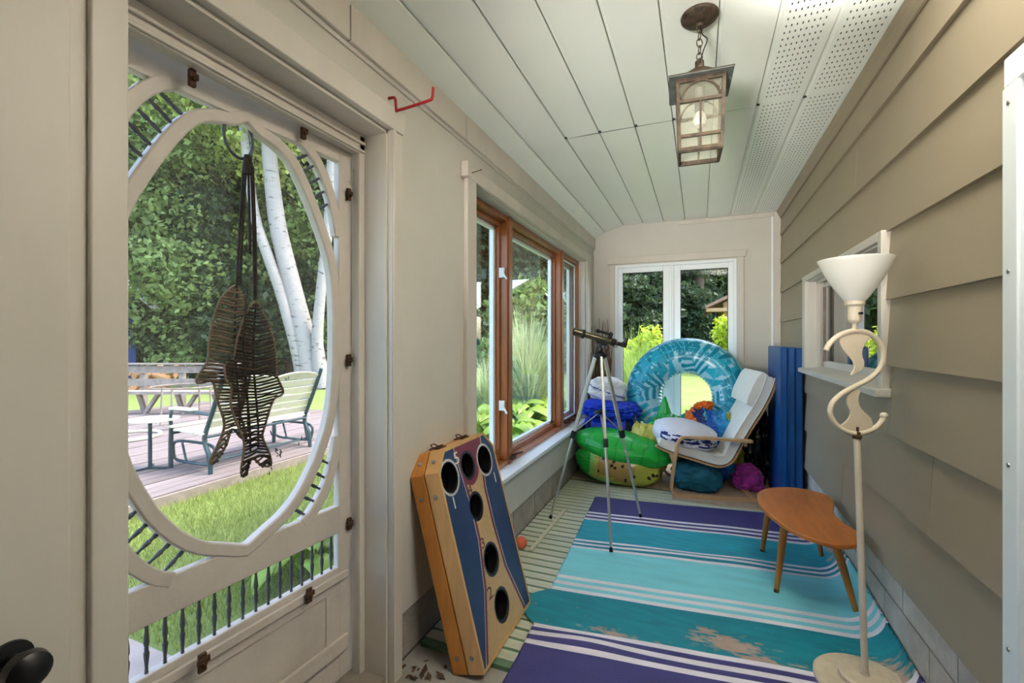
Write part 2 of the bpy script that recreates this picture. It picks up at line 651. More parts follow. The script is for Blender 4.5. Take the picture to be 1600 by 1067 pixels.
# ------------------------------------------------------------------ right wall: backing, siding boards, blocks
rw = MB()
rw.box(0.722, 0.85, 3.70, 5.05, -0.16, 2.55)
rw.box(0.722, 0.85, NEARY, 2.31, -0.16, 2.55)
rw.box(0.722, 0.85, 2.31, 3.70, -0.16, 1.05)
rw.box(0.722, 0.85, 2.31, 3.70, 1.67, 2.55)
w_right = tag(obj('wall_right', rw, m_mort), 'right wall of wide taupe lap siding above concrete blocks', kind='structure')
CRS = [0.33, 0.606, 0.875, 1.144, 1.408, 1.682, 1.949, 2.211, 2.47]


def plank(y0, y1, z0, z1, zf=None):
    f = lambda z: SX - 0.004 + 0.012 * (z - zf[0]) / (zf[1] - zf[0])
    zf = zf or (z0, z1)
    p = [(f(z0) - 0.004, y0, z0), (f(z0) - 0.004, y0, z0 + 0.002), (f(z1), y0, z1), (0.723, y0, z1), (0.723, y0, z0)]
    obj('siding_board', MB().prism(p, (0, y1 - y0, 0)), m_side, w_right, smooth=0)


joints = {6: [2.665], 5: [1.484], 7: [3.69], 2: [2.235], 4: [], 3: [], 1: [1.9, 4.2], 0: [2.9]}
for k in range(8):
    z0, z1 = CRS[k], CRS[k + 1]
    ys = [1.425] + sorted(joints.get(k, [])) + [4.87]
    if z0 >= 1.9:
        ys[0] = NEARY
    for a, b in zip(ys[:-1], ys[1:]):
        a2, b2 = a + 0.0015, b - 0.0015
        segs = [(a2, b2, z0, z1)]
        if z0 < 1.67 and z1 > 1.03:
            segs = []
            if a2 < 2.262:
                segs.append((a2, min(b2, 2.262), z0, z1))
            if b2 > 3.79:
                segs.append((max(a2, 3.79), b2, z0, z1))
            lo, hi = max(a2, 2.262), min(b2, 3.79)
            if hi > lo:
                if z0 < 1.02:
                    segs.append((lo, hi, z0, 1.025))
                if z1 > 1.69:
                    segs.append((lo, hi, 1.69, z1))
        for sg in segs:
            plank(sg[0], sg[1], sg[2], sg[3], (z0, z1))
for k in range(14):
    yy = 0.80 + 0.40 * k - 0.022
    if yy > 4.9:
        break
    b1 = mesh('concrete_block', MB().box(0.716, 0.75, yy - 0.02, yy + 0.374, 0.0, 0.203), m_block2)
    b2 = mesh('concrete_block', MB().box(0.716, 0.75, yy - 0.205, yy + 0.189, 0.212, 0.335), m_block2)
    for me in (b1, b2):
        inst('concrete_block', me, w_right)
t3 = setting('trim_3', 'taupe crown moulding where siding meets the ceiling')
cp = [(0.70, 0, 2.375), (0.690, 0, 2.375), (0.686, 0, 2.392), (0.679, 0, 2.40), (0.676, 0, 2.418), (0.668, 0, 2.424), (0.664, 0, 2.439), (0.70, 0, 2.439)]
obj('moulding', MB().prism([(a, NEARY, c) for a, b, c in cp], (0, 4.87 - NEARY, 0)), m_side, t3, smooth=0.5)

# ------------------------------------------------------------------ ceiling of soffit panels
ceil = tag(obj('ceiling', MB().box(-1.25, 0.86, NEARY, 5.05, 2.475, 2.60), m_dark), 'white soffit ceiling of long grooved panels', kind='structure')
XJ = [-1.062, -0.937, -0.742, -0.540, -0.338, -0.136, 0.066, 0.269, 0.473, 0.674]
ZJ = [2.318, 2.387, 2.443, 2.446, 2.445, 2.444, 2.443, 2.442, 2.442, 2.441]
slots = []
for k in range(9):
    for (ya, yb) in ((NEARY, 2.628), (2.632, 4.878)):
        x0, x1, z0, z1 = XJ[k], XJ[k + 1], ZJ[k], ZJ[k + 1]
        sx = (z1 - z0) / (x1 - x0)
        dz = 0.0 if ya < 2 else 0.002 * ((k * 7) % 3)
        prof = [(0.002, 0.011), (0.013, 0.011), (0.016, 0.001), (0.019, 0.0), (x1 - x0 - 0.003, 0.0), (x1 - x0 - 0.001, 0.003), (x1 - x0 - 0.001, 0.016), (0.002, 0.016)]
        pts = [(x0 + px, ya, z0 + px * sx + pz + dz) for px, pz in prof]
        pn = obj('ceiling_panel', MB().prism(pts, (0, yb - ya, 0)), m_ceil, ceil, smooth=0.5)
        if k >= 7:
            mb = MB()
            n = int((yb - max(ya, -0.2) - .02) / 0.042)
            for j in range(n):
                for i in range(8):
                    yy = max(ya, -0.2) + 0.01 + j * 0.042
                    xx = x0 + 0.036 + i * 0.0185
                    zz = z0 + (xx - x0) * sx + dz - 0.0004
                    mb.add([(xx - .0022, yy, zz), (xx - .0022, yy + .013, zz), (xx + .0022, yy + .013, zz), (xx + .0022, yy, zz)], [(0, 1, 2, 3)])
            so = obj('vent_slots', mb, m_hole, pn, smooth=0, org=None)
            so['kind'] = 'stuff'
obj('seam_gap', MB().box(-0.95, 0.67, 2.6285, 2.6315, 2.444, 2.46), m_hole, ceil)

# ------------------------------------------------------------------ window 1: the triple window in the left wall
w1 = setting('window_1', 'triple window with varnished wood frame in the left wall')
obj('casing', MB().box(WX, -1.036, 1.955, 2.05, 0.43, 2.04), m_trim, w1, bev=0.003)
obj('casing', MB().box(WX, -1.036, 4.50, 4.60, 0.43, 2.04), m_trim, w1, bev=0.003)
obj('header_board', MB().prism([(-1.034, 1.93, 2.10), (-1.034, 1.95, 2.035), (-1.034, 4.62, 2.035), (-1.034, 4.64, 2.10)], (-0.026, 0, 0)), m_trim, w1, bev=0.002)
obj('header_ear', MB().box(-1.058, -1.020, 1.925, 1.957, 2.032, 2.104), m_trim, w1, bev=0.003)
obj('sill', MB().box(-1.16, -1.022, 1.99, 4.60, 0.428, 0.456), m_vinyl, w1, bev=0.004)
obj('reveal', MB().box(-1.25, WX, 2.05, 2.062, 0.45, 2.04), m_trim, w1)
obj('reveal', MB().box(-1.25, WX, 4.49, 4.50, 0.45, 2.04), m_trim, w1)
obj('reveal', MB().box(-1.25, WX, 2.05, 4.50, 2.028, 2.04), m_trim, w1)
F0, F1, ZB, ZT = 2.062, 4.49, 0.456, 2.028
XF = -1.125
obj('frame_head', MB().box(-1.24, XF, F0, F1, ZT - 0.035, ZT), m_wood, w1, bev=0.003)
obj('frame_foot', MB().box(-1.24, XF + .005, F0, F1, ZB, ZB + 0.03), m_wood, w1, bev=0.003)
obj('frame_jamb', MB().box(-1.24, XF, F0, F0 + 0.03, ZB, ZT), m_wood, w1, bev=0.003)
obj('frame_jamb', MB().box(-1.24, XF, F1 - 0.035, F1, ZB, ZT), m_wood, w1, bev=0.003)
MUL = [(2.655, 2.712), (3.85, 3.915)]
for a, b in MUL:
    obj('mullion', MB().box(-1.24, XF + 0.012, a, b, ZB, ZT), m_wood, w1, bev=0.004)
    obj('mullion_bead', MB().box(-1.2, XF + 0.004, a - 0.012, b + 0.012, ZB + 0.03, ZT - .03), m_wood, w1, bev=0.003)
units = [(F0 + 0.03, MUL[0][0]), (MUL[0][1], MUL[1][0]), (MUL[1][1], F1 - 0.035)]
for k, (a, b) in enumerate(units):
    s1 = MB()
    z0, z1 = ZB + 0.03, ZT - 0.035
    for (ya, yb, za, zb) in ((a, a + .03, z0, z1), (b - .03, b, z0, z1), (a + .03, b - .03, z0, z0 + .035), (a + .03, b - .03, z1 - .03, z1)):
        s1.box(-1.215, -1.168, ya, yb, za, zb)
    sash = obj('sash', s1, m_wood, w1, bev=0.004)
    s2 = MB()
    a2, b2, z2, z3 = a + .03, b - .03, z0 + .035, z1 - .03
    for (ya, yb, za, zb) in ((a2, a2 + .028, z2, z3), (b2 - .028, b2, z2, z3), (a2, b2, z2, z2 + .022), (a2, b2, z3 - .022, z3)):
        s2.box(-1.225, -1.196, ya, yb, za, zb)
    obj('glazing_bead', s2, m_vinyl, sash, bev=0.002)
    g = MB()
    g.box(-1.214, -1.211, a2 + .01, b2 - .01, z2 + .01, z3 - .01)
    obj('glass_pane', g, m_glass, sash, smooth=0)
# third unit carries an insect screen in its own thin frame
s3 = MB()
a, b = units[2]
for (ya, yb, za, zb) in ((a + .004, a + .02, .50, 1.985), (b - .02, b - .004, .50, 1.985), (a + .02, b - .02, .50, .515), (a + .02, b - .02, 1.97, 1.985)):
    s3.box(-1.163, -1.150, ya, yb, za, zb)
obj('screen_frame', s3, m_vinyl, w1)
obj('screen_mesh', MB().box(-1.158, -1.157, a + .02, b - .02, .515, 1.97), m_screen, w1, smooth=0)
for zz in (1.669, 0.831):
    mb = MB().box(-1.195, -1.175, 2.628, 2.642, zz - 0.032, zz + 0.032).box(-1.172, -1.135, 2.624, 2.642, zz - 0.032, zz + 0.032)
    mb.bar((-1.14, 2.628, zz - .01), (-1.105, 2.60, zz - .045), .012, .010)
    obj('sash_lock', mb, m_vinyl, w1, bev=0.003)
lk = MB().box(XF + .012, XF + .03, 3.86, 3.90, 1.60, 1.66).bar((XF + .028, 3.87, 1.62), (XF + .05, 3.83, 1.66), .01, .01)
obj('sash_lock', lk, m_vinyl, w1, bev=0.002)
ck = MB().box(XF - .03, XF + .035, 2.66, 2.72, ZB + .03, ZB + .05).bar((XF + .02, 2.70, ZB + .055), (XF + .03, 2.84, ZB + .04), .016, .012)
obj('crank_handle', ck, m_rust, w1, bev=0.003)
ck = MB().box(XF - .03, XF + .035, 4.0, 4.06, ZB + .03, ZB + .05).bar((XF + .02, 4.03, ZB + .055), (XF + .04, 4.15, ZB + .04), .016, .012)
obj('crank_handle', ck, m_rust, w1, bev=0.003)

# ------------------------------------------------------------------ window 2: tall white patio window in the end wall
w2 = setting('window_2', 'tall white two-leaf patio window in the end wall')
for (x0, x1, z0, z1) in ((-0.885, -0.829, 0.06, 2.035), (0.331, 0.392, 0.06, 2.045)):
    obj('casing', MB().box(x0, x1, 4.858, EY, z0, z1), m_trim, w2, bev=0.003)
obj('header_board', MB().prism([(-0.915, 4.85, 2.108), (-0.905, 4.85, 2.04), (0.405, 4.85, 2.04), (0.424, 4.85, 2.108)], (0, 0.03, 0)), m_trim, w2, bev=0.003)
fr = MB()
for (x0, x1, z0, z1) in ((-0.829, -0.800, .06, 2.03), (0.302, 0.331, .06, 2.03), (-0.80, 0.302, 2.0, 2.03), (-0.80, 0.302, .06, .11)):
    fr.box(x0, x1, 4.872, 4.99, z0, z1)
obj('frame', fr, m_vinyl, w2, bev=0.003)
obj('centre_post', MB().box(-0.283, -0.240, 4.878, 4.975, .11, 2.0).box(-0.266, -0.257, 4.872, 4.88, .11, 2.0), m_vinyl, w2, bev=0.003)
for (x0, x1, g0, g1) in ((-0.800, -0.283, -0.752, -0.344), (-0.240, 0.302, -0.178, 0.257)):
    lf = MB()
    for (xa, xb, za, zb) in ((x0, g0, .11, 2.0), (g1, x1, .11, 2.0), (g0, g1, 1.947, 2.0), (g0, g1, .11, .26)):
        lf.box(xa, xb, 4.89, 4.945, za, zb)
    le = obj('leaf_frame', lf, m_vinyl, w2, bev=0.004)
    gk = MB()
    for (xa, xb, za, zb) in ((g0, g0 + .006, .26, 1.947), (g1 - .006, g1, .26, 1.947), (g0, g1, 1.941, 1.947), (g0, g1, .26, .266)):
        gk.box(xa, xb, 4.905, 4.915, za, zb)
    obj('gasket', gk, m_hole, le)
    obj('glass_pane', MB().box(g0 + .002, g1 - .002, 4.918, 4.922, .262, 1.945), m_glass, le, smooth=0)

# ------------------------------------------------------------------ window 3: small white window in the siding
w3 = setting('window_3', 'small white window set into the taupe siding')
for nm, bx in (('casing', (3.705, 3.79, 1.05, 1.69)), ('casing', (2.262, 2.305, 1.02, 1.69)), ('casing', (2.305, 3.705, 1.652, 1.69))):
    obj(nm, MB().box(0.676, 0.724, *bx), m_trim, w3, bev=0.003)
obj('sill', MB().prism([(0.650, 2.24, 1.018), (0.650, 2.24, 1.046), (0.80, 2.24, 1.066), (0.80, 2.24, 1.018)], (0, 1.575, 0)), m_trim, w3, bev=0.003)
jb = MB()
jb.box(0.70, 0.86, 3.69, 3.705, 1.05, 1.66).box(0.70, 0.86, 2.305, 2.315, 1.05, 1.66).box(0.70, 0.86, 2.315, 3.69, 1.645, 1.655)
jb.box(0.745, 0.765, 3.672, 3.69, 1.06, 1.645).box(0.745, 0.765, 2.315, 3.69, 1.63, 1.645)
obj('reveal', jb, m_trim, w3)
sf = MB()
for (ya, yb, za, zb) in ((2.315, 2.36, 1.06, 1.64), (3.645, 3.69, 1.06, 1.64), (2.36, 3.645, 1.60, 1.64), (2.36, 3.645, 1.06, 1.105)):
    sf.box(0.785, 0.82, ya, yb, za, zb)
obj('sash', sf, m_trim, w3, bev=0.004)
obj('glass_pane', MB().box(0.80, 0.803, 2.36, 3.645, 1.105, 1.60), m_mirror, w3, smooth=0)
obj('weather_strip', MB().box(0.772, 0.785, 3.622, 3.645, 1.10, 1.60), m_grey, w3)
# dim room behind that window
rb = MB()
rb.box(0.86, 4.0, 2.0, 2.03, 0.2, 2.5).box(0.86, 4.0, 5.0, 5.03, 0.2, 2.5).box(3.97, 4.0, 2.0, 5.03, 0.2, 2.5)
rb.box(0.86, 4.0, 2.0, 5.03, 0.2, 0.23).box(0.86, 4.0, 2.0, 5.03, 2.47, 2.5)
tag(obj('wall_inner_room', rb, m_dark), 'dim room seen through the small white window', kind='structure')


def curtain(name, y0, y1, label):
    mb = MB()
    mb.grid(lambda u, v: (0.90 + 0.018 * math.sin(u * 40), y0 + (y1 - y0) * u, 0.95 + v * 0.8), 60, 2)
    tag(obj(name, mb, m_curt, smooth=1.2, solid=0.002, org=(0.9, y0, 0.95)), label, 'curtain')


curtain('window_curtain', 3.30, 3.66, 'pale curtain hanging inside the left half of the small white window')

# ------------------------------------------------------------------ door 1: the wooden screen door and its opening
d1 = setting('door_1', 'old white wooden screen door with an oval opening, ajar')
HG = 1.345
DX = lambda u, off=0.0: -1.20 - 0.06875 * u + off


def D(u, z, off=0.0):
    return (DX(u, off), HG - u, z)


NRM = Vector((1, -0.06875, 0)).normalized()


def dboard(mb, u0, u1, z0, z1, o0=-0.028, o1=0.0):
    p = [D(u0, z0, o1), D(u1, z0, o1), D(u1, z1, o1), D(u0, z1, o1)]
    mb.prism(p, NRM * (o0 - o1))
    return mb


obj('jamb', MB().box(-1.252, WX+.001, 1.362, 1.38, -0.05, 2.014).box(-1.252, WX+.001, 0.53, 0.548, -0.05, 2.014).box(-1.252, WX+.001, 0.54, 1.37, 2.004, 2.014), m_trim, d1)
obj('door_stop', MB().box(-1.193, -1.157, 1.335, 1.366, 0.0, 2.004), m_trim, d1, bev=0.004)
obj('door_stop', MB().box(-1.193, -1.157, 0.545, 1.365, 1.935, 2.006), m_trim, d1, bev=0.004)
obj('stop_moulding', MB().box(-1.157, -1.147, 0.55, 1.358, 1.968, 1.978).box(-1.157, -1.15, 0.55, 1.358, 1.94, 1.95), m_trim, d1, bev=0.002)
obj('casing', MB().box(WX, -1.036, 1.37, 1.43, -0.02, 2.016), m_trim, d1, bev=0.003)
obj('casing', MB().box(WX, -1.036, 0.48, 0.54, -0.02, 2.016), m_trim, d1, bev=0.003)
obj('head_casing', MB().prism([(-1.033, 0.40, 2.10), (-1.033, 0.42, 2.018), (-1.033, 1.435, 2.018), (-1.033, 1.455, 2.10)], (-0.027, 0, 0)), m_trim, d1, bev=0.003)
obj('casing_edge', MB().box(-1.036, -1.030, 1.37, 1.385, -0.02, 2.016), m_trim, d1, bev=0.002)
obj('threshold', MB().box(-1.30, WX, 0.50, 1.39, -0.16, 0.015), m_grey, d1, bev=0.004)
obj('stile', dboard(MB(), 0.0, 0.062, 0.02, 1.97), m_door, d1, bev=0.002)
obj('stile', dboard(MB(), 0.748, 0.81, 0.02, 1.97), m_door, d1, bev=0.002)
obj('top_rail', dboard(MB(), 0.062, 0.748, 1.893, 1.97), m_door, d1, bev=0.002)
obj('middle_rail', dboard(MB(), 0.062, 0.748, 0.550, 0.648), m_door, d1, bev=0.003)
obj('lower_rail', dboard(MB(), 0.062, 0.748, 0.395, 0.428), m_door, d1, bev=0.003)
obj('rail_lip', dboard(MB(), 0.03, 0.78, 0.380, 0.408, 0.0, 0.012), m_door, d1, bev=0.003)
pn = dboard(MB(), 0.062, 0.748, 0.02, 0.395, -0.024, -0.004)
pnl = obj('bottom_panel', pn, m_door, d1)
pf = MB()
for (u0, u1, z0, z1) in ((0.062, 0.748, 0.345, 0.380), (0.062, 0.748, 0.02, 0.10), (0.062, 0.12, 0.10, 0.345), (0.69, 0.748, 0.10, 0.345)):
    dboard(pf, u0, u1, z0, z1, -0.006, 0.001)
obj('panel_moulding', pf, m_door, pnl, bev=0.002)
obj('kick_moulding', dboard(MB(), 0.03, 0.78, 0.12, 0.175, 0.0, 0.014), m_door, pnl, bev=0.003)
half = [(0, 1.889), (.018, 1.873), (.043, 1.860), (.068, 1.855), (.09, 1.848), (.115, 1.837), (.136, 1.821), (.160, 1.792), (.180, 1.762), (.198, 1.731), (.222, 1.687), (.246, 1.640),
        (.270, 1.588), (.290, 1.535), (.303, 1.48), (.310, 1.41), (.313, 1.34), (.314, 1.27), (.313, 1.19), (.310, 1.12), (.304, 1.055), (.293, .99), (.279, .943),
        (.259, .895), (.228, .83), (.203, .792), (.177, .757), (.150, .729), (.122, .707), (.097, .692), (.071, .681), (.045, .669), (.020, .657), (0, .648)]
UC = 0.405
loop = [(UC - d, z) for d, z in half] + [(UC + d, z) for d, z in reversed(half[1:-1])]
cen = Vector((UC, 1.27))


def ring_part(name, lp, w, o0, o1, mat, parent, bev):
    n = len(lp)
    P2 = [Vector(p) for p in lp]
    nr = []
    for i in range(n):
        t = (P2[(i + 1) % n] - P2[i - 1]).normalized()
        q = Vector((t.y, -t.x))
        if q.dot(P2[i] - cen) < 0:
            q = -q
        nr.append(q)
    vs, fs = [], []
    for i in range(n):
        a, b = P2[i], P2[i] + nr[i] * w
        vs += [D(a.x, a.y, o1), D(b.x, b.y, o1), D(b.x, b.y, o0), D(a.x, a.y, o0)]
    for i in range(n):
        j = (i + 1) % n
        for k in range(4):
            l = (k + 1) % 4
            fs.append((i * 4 + k, j * 4 + k, j * 4 + l, i * 4 + l))
    return obj(name, MB().add(vs, fs), mat, parent, bev=bev, smooth=0.7)


ring_part('oval_ring', loop, 0.036, -0.028, 0.003, m_door, d1, 0.005)
for sg in (-1, 1):
    up = [(.195, 1.905), (.225, 1.888), (.252, 1.862), (.276, 1.83), (.298, 1.79), (.316, 1.745), (.332, 1.69), (.345, 1.62)]
    lo = [(.195, .635), (.225, .652), (.252, .677), (.276, .706), (.298, .742), (.316, .785), (.332, .835), (.345, .90)]
    for arc in (up, lo):
        obj('corner_bracket', MB().band([D(UC + sg * d, z, -0.013) for d, z in arc], 0.036, 0.028, NRM), m_door, d1, bev=0.004)
prof = [(0.0032, 0.0), (0.0045, 0.04), (0.0036, 0.16), (0.0060, 0.34), (0.0066, 0.42), (0.0040, 0.48), (0.0052, 0.50), (0.0040, 0.52), (0.0066, 0.60), (0.0058, 0.70), (0.0036, 0.86), (0.0045, 0.96), (0.0032, 1.0)]
spm = mesh('spindle', MB().lathe([(r, h) for r, h in prof], n=8), m_iron)


def spindle(p, q):
    p, q = Vector(p), Vector(q)
    d = q - p
    o = inst('spindle', spm, d1, p, d.to_track_quat('Z', 'Y').to_euler(), (1, 1, d.length))


for k in range(16):
    u = 0.085 + 0.0405 * k
    spindle(D(u, 0.422, -0.014), D(u, 0.556, -0.014))
for sg in (-1, 1):
    for (o, i) in (((.236, 1.885), (.150, 1.826)), ((.254, 1.852), (.178, 1.795)), ((.276, 1.816), (.203, 1.762)), ((.297, 1.776), (.226, 1.723)), ((.312, 1.735), (.246, 1.689)),
                   ((.215, .655), (.147, .710)), ((.246, .694), (.175, .741)), ((.273, .727), (.200, .779)), ((.290, .763), (.221, .814)), ((.304, .810), (.241, .853))):
        spindle(D(UC + sg * o[0], o[1], -0.014), D(UC + sg * i[0], i[1], -0.014))
obj('insect_screen', MB().add([D(.05, .41, -0.030), D(.76, .41, -0.030), D(.76, 1.91, -0.030), D(.05, 1.91, -0.030)], [(0, 1, 2, 3)]), m_screen, d1, smooth=0)
def door_at(px, py):
    d = ray(px, py)
    k = (-1.2 - .06875 * HG) / (d.x - .06875 * d.y)
    return HG - k * d.y, CAM_H + k * d.z


dbm = MB()
for (px, py, n) in ((457, 588, 4), (481, 690, 3), (446, 707, 6), (433, 677, 3), (430, 742, 3), (444, 702, 5)):
    u0, z0 = door_at(px, py)
    for k in range(n):
        u1, z1 = u0 + R.uniform(-.012, .012), z0 + R.uniform(-.014, .014)
        dbm.tube([D(u1, z1, -.028), D(u1 + R.uniform(-.006, .006), z1 + R.uniform(-.012, .012), -.026)], .0016, 5)
db_ = obj('caught_bits', dbm, m_black, d1)
db_['kind'] = 'stuff'
for (px, py) in ((300, 122), (474, 207), (545, 304), (546, 818), (545, 563)):
    c = at(px, py, X=-1.19)
    hor = py > 250
    mb = MB().obox(c, (0.006, 0, 0), (0, 0.008, 0), (0, 0, 0.022)).obox(c + Vector((0.006, 0, 0.004)), (0.004, 0, 0), (0, 0.012, 0), (0, 0, 0.008))
    mb.tube([c + Vector((0, 0, -.004)), c + Vector((0.014, 0, -.004))], 0.006, 8)
    obj('turn_button', mb, m_rust, d1, bev=0.002)
for (px, py) in ((483, 930), (316, 1035)):
    c = at(px, py, X=-1.193)
    mb = MB().obox(c, (0.005, 0, 0), (0, 0.010, 0), (0, 0, 0.024)).obox(c + Vector((0.006, 0, 0.006)), (0.004, 0, 0), (0, 0.016, 0), (0, 0, 0.008))
    mb.tube([c, c + Vector((0.014, 0, 0))], 0.006, 8)
    obj('turn_button', mb, m_rust, d1, bev=0.002)

# ------------------------------------------------------------------ door 2 (right edge) and door 3 (left edge)
d2 = setting('door_2', 'white aluminium door frame at the right edge on the siding')
obj('frame_stile', MB().box(0.652, 0.72, 1.360, 1.418, 0.0, 1.83), m_vinyl, d2, bev=0.004)
obj('frame_flange', MB().box(0.672, 0.72, 1.405, 1.424, 0.0, 1.865), m_vinyl, d2, bev=0.002)
obj('frame_head', MB().box(0.655, 0.72, 0.45, 1.418, 1.83, 1.90), m_vinyl, d2, bev=0.004)
obj('door_leaf', MB().box(0.69, 0.725, 0.45, 1.36, 0.0, 1.83), m_vinyl, d2, bev=0.004)
sc = MB().lathe([(0.0055, 0), (0.005, 0.002), (0.002, 0.003)], n=10, axis=(-1, 0, 0))
scm = mesh('screw', sc, m_steel)
for py in (145, 420, 735, 1035):
    p = at(1596, py, X=0.652)
    inst('screw', scm, d2, (0.652, 1.392, p.z))
d3 = setting('door_3', 'white flat door at the left edge with a black knob')
obj('door_leaf', MB().box(WX, -1.040, -0.4, 0.452, 0.02, 2.0), m_trim, d3, bev=0.003)
obj('hinge_strip', MB().box(WX, -1.050, 0.455, 0.48, 0.0, 2.016), m_trim, d3)
kn = MB().lathe([(0.030, 0), (0.030, 0.006), (0.012, 0.010), (0.011, 0.035), (0.024, 0.042), (0.030, 0.055), (0.028, 0.070), (0.018, 0.078), (0.004, 0.080)], c=(-1.04, 0.372, 0.728), n=24, axis=(1, 0, 0))
obj('door_knob', kn, m_black, d3)

# roof over the porch, and the house side that shades it
rf = tag(obj('roof', MB().box(-1.55, 5.0, -2.2, 5.45, 2.62, 2.80).box(-1.55, -1.53, -2.2, 5.45, 2.50, 2.80), m_roof), 'porch roof', kind='structure')
tag(obj('wall_house', MB().box(0.86, 0.92, NEARY, 2.0, -0.2, 2.62).box(0.86, 0.92, 5.03, 5.4, -0.2, 2.62), m_side), 'outer house wall', kind='structure')

# ------------------------------------------------------------------ striped rug, its right edge riding up the block wall
NAVY, TEAL, AQUA, WHT, TEALD = (70, 65, 126), (40, 166, 186), (134, 220, 226), (240, 230, 236), (26, 142, 158)
VL = [3.549, 3.228, 3.077, 2.761, 2.644, 2.309, 2.161, 1.880, 1.735, 1.0]
VR = [3.712, 3.370, 3.222, 2.925, 2.800, 2.445, 2.295, 2.025, 1.880, 1.15]
BC = [(NAVY,), (WHT, NAVY, WHT, NAVY, WHT), (TEAL,), (WHT, TEALD, WHT, TEALD, WHT), (AQUA,), (WHT, AQUA, WHT, AQUA, WHT), (TEALD,), (WHT, NAVY, WHT, NAVY, WHT), (NAVY,)]
rows = []
for k in range(9):
    sub = BC[k]
    for j, c in enumerate(sub):
        n = 3 if len(sub) > 1 else max(4, int(abs(VL[k + 1] - VL[k]) / 0.012))
        for i in range(n):
            t = (j + i / n) / len(sub)
            rows.append((VL[k] + (VL[k + 1] - VL[k]) * t, VR[k] + (VR[k + 1] - VR[k]) * t, lin(c), k))
rows.append((VL[9], VR[9], lin(NAVY), 8))
NC = 150
rv, rfc, rcol = [], [], []
for (yl, yr, c, k) in rows:
    for i in range(NC + 1):
        u = i / NC
        s = 1.535 * u
        y = yl + (yr - yl) * min(1.0, s / 1.42)
        x = -0.757 + 0.10 * min(1, max(0, (3.55 - yl) / 1.9)) + s
        if k in (6,):
            x -= 0.10 * (1 - u) * math.sin(math.pi * min(1, max(0, (2.161 - yl) / 0.29)))
        z = 0.007 + 0.004 * (noise.noise((x * 3, y * 4, 0)) + 0.3)
        y += 0.012 * noise.noise((x * 2.6, y * 1.2, 5.1)) * (1 if k in (2, 3, 7) else 0.4)
        fold = math.exp(-((yl - 2.70) / 0.035) ** 2) * max(0, math.sin((u - 0.2) * 6)) * 0.010 + math.exp(-((yl - 1.80) / 0.05) ** 2) * math.exp(-((u - 0.15) / 0.12) ** 2) * 0.018
        z += fold
        x0, rr = 0.585, 0.125
        if x > x0:
            amt = 0.62 + 0.38 * min(1, max(0, (y - 2.05) / 0.6))
            th = min((x - x0) / rr, 1.45)
            x = x0 + rr * math.sin(th) * 0.985
            z = 0.008 + rr * (1 - math.cos(th)) * amt + max(0, (i / NC * 1.535 - 0.757 + 0.0) - 10)
        rv.append((x, y, max(0.004, z)))
wearc = lin((196, 168, 150))
for r in range(len(rows) - 1):
    for i in range(NC):
        a = r * (NC + 1) + i
        rfc.append((a, a + NC + 1, a + NC + 2, a + 1))
        p = rv[a]
        c = rows[r][2]
        k = rows[r][3]
        w = 0.0
        if k == 6:
            d = math.hypot((p[0] + 0.02) / 0.17, (p[1] - 1.99) / 0.055) if False else None
            for (cx, cy, rx, ry, am) in ((0.10, 2.045, 0.13, 0.055, 1.0), (0.22, 1.985, 0.12, 0.03, .9), (-0.35, 1.94, 0.16, 0.022, .62), (0.02, 2.10, 0.07, 0.03, .75), (0.62, 2.06, .10, .10, .9), (0.55, 2.02, .16, .03, .7)):
                w = max(w, am * math.exp(-((p[0] - cx) / rx) ** 2 - ((p[1] - cy) / ry) ** 2))
            w = 1.5 * w + 0.75 * noise.noise((p[0] * 16, p[1] * 60, 2)) + 0.45 * noise.noise((p[0] * 45, p[1] * 130, 4)) - 0.5
        elif p[0] > 0.60 and k in (2,):
            w = 0.9 * max(0, (p[0] - 0.62) / 0.06) + 0.6 * noise.noise((p[0] * 30, p[1] * 30, 2)) - 0.6
        elif k in (0, 4, 8):
            w = 0.0
        w = max(0, min(1, w * 2.2))
        g = 1 + 0.10 * noise.noise((p[0] * 4, p[1] * 22, 7)) + (0.18 * noise.noise((p[0] * 9, p[1] * 40, 3)) - 0.05 if k in (6, 2) else 0)
        rcol.append(tuple((c[q] * (1 - w) + wearc[q] * w) * g for q in range(3)) + (1,))
mbr = MB()
mbr.v, mbr.f, mbr.c = rv, rfc, rcol
m_rug = M('woven_plastic_rug', (255, 255, 255), 0.55, 0.04, 9, attr=True, bump=0.5, bscale=160, stretch=(0.35, 1.6, 1))
rug = obj('striped_rug', mbr, m_rug, org=(0, 2.6, 0), solid=0.006)
rug.modifiers['thickness'].offset = 1
tag(rug, 'navy, teal and aqua striped woven rug with white lines, worn near the front', 'rug')

# ------------------------------------------------------------------ bean bag toss case leaning on the left wall
cb = thing('bean_bag_game', 'wooden bean bag toss case with blue numbered face leaning on the left wall', 'game board', (-0.76, 1.76, 0))
BX, BK = -0.735, 0.27
UPV = Vector((-BK, 0, 1)).normalized()
NV = Vector((1, 0, BK)).normalized()
BO = Vector((BX, 1.51, 0.012))
WB, HB = 0.505, 0.825


def bp(s, t, n=0.0):
    return BO + Vector((0, s, 0)) + UPV * t + NV * n


def oct_(ins):
    return [(ins, ins), (WB - ins, ins), (WB - ins, HB - .075 - ins * .4), (WB - .075 - ins * .4, HB - ins), (.07 + ins * .4, HB - ins), (ins, HB - .075 - ins * .4)]


def case_frame(n0, n1, thick, name, mat):
    a, b = oct_(0), oct_(thick)
    root = None
    for i in range(6):
        j = (i + 1) % 6
        p = [bp(*a[i], n0), bp(*a[j], n0), bp(*b[j], n0), bp(*b[i], n0)]
        mb = MB().prism(p, NV * (n1 - n0))
        obj(name, mb, mat, cb, bev=0.0015)


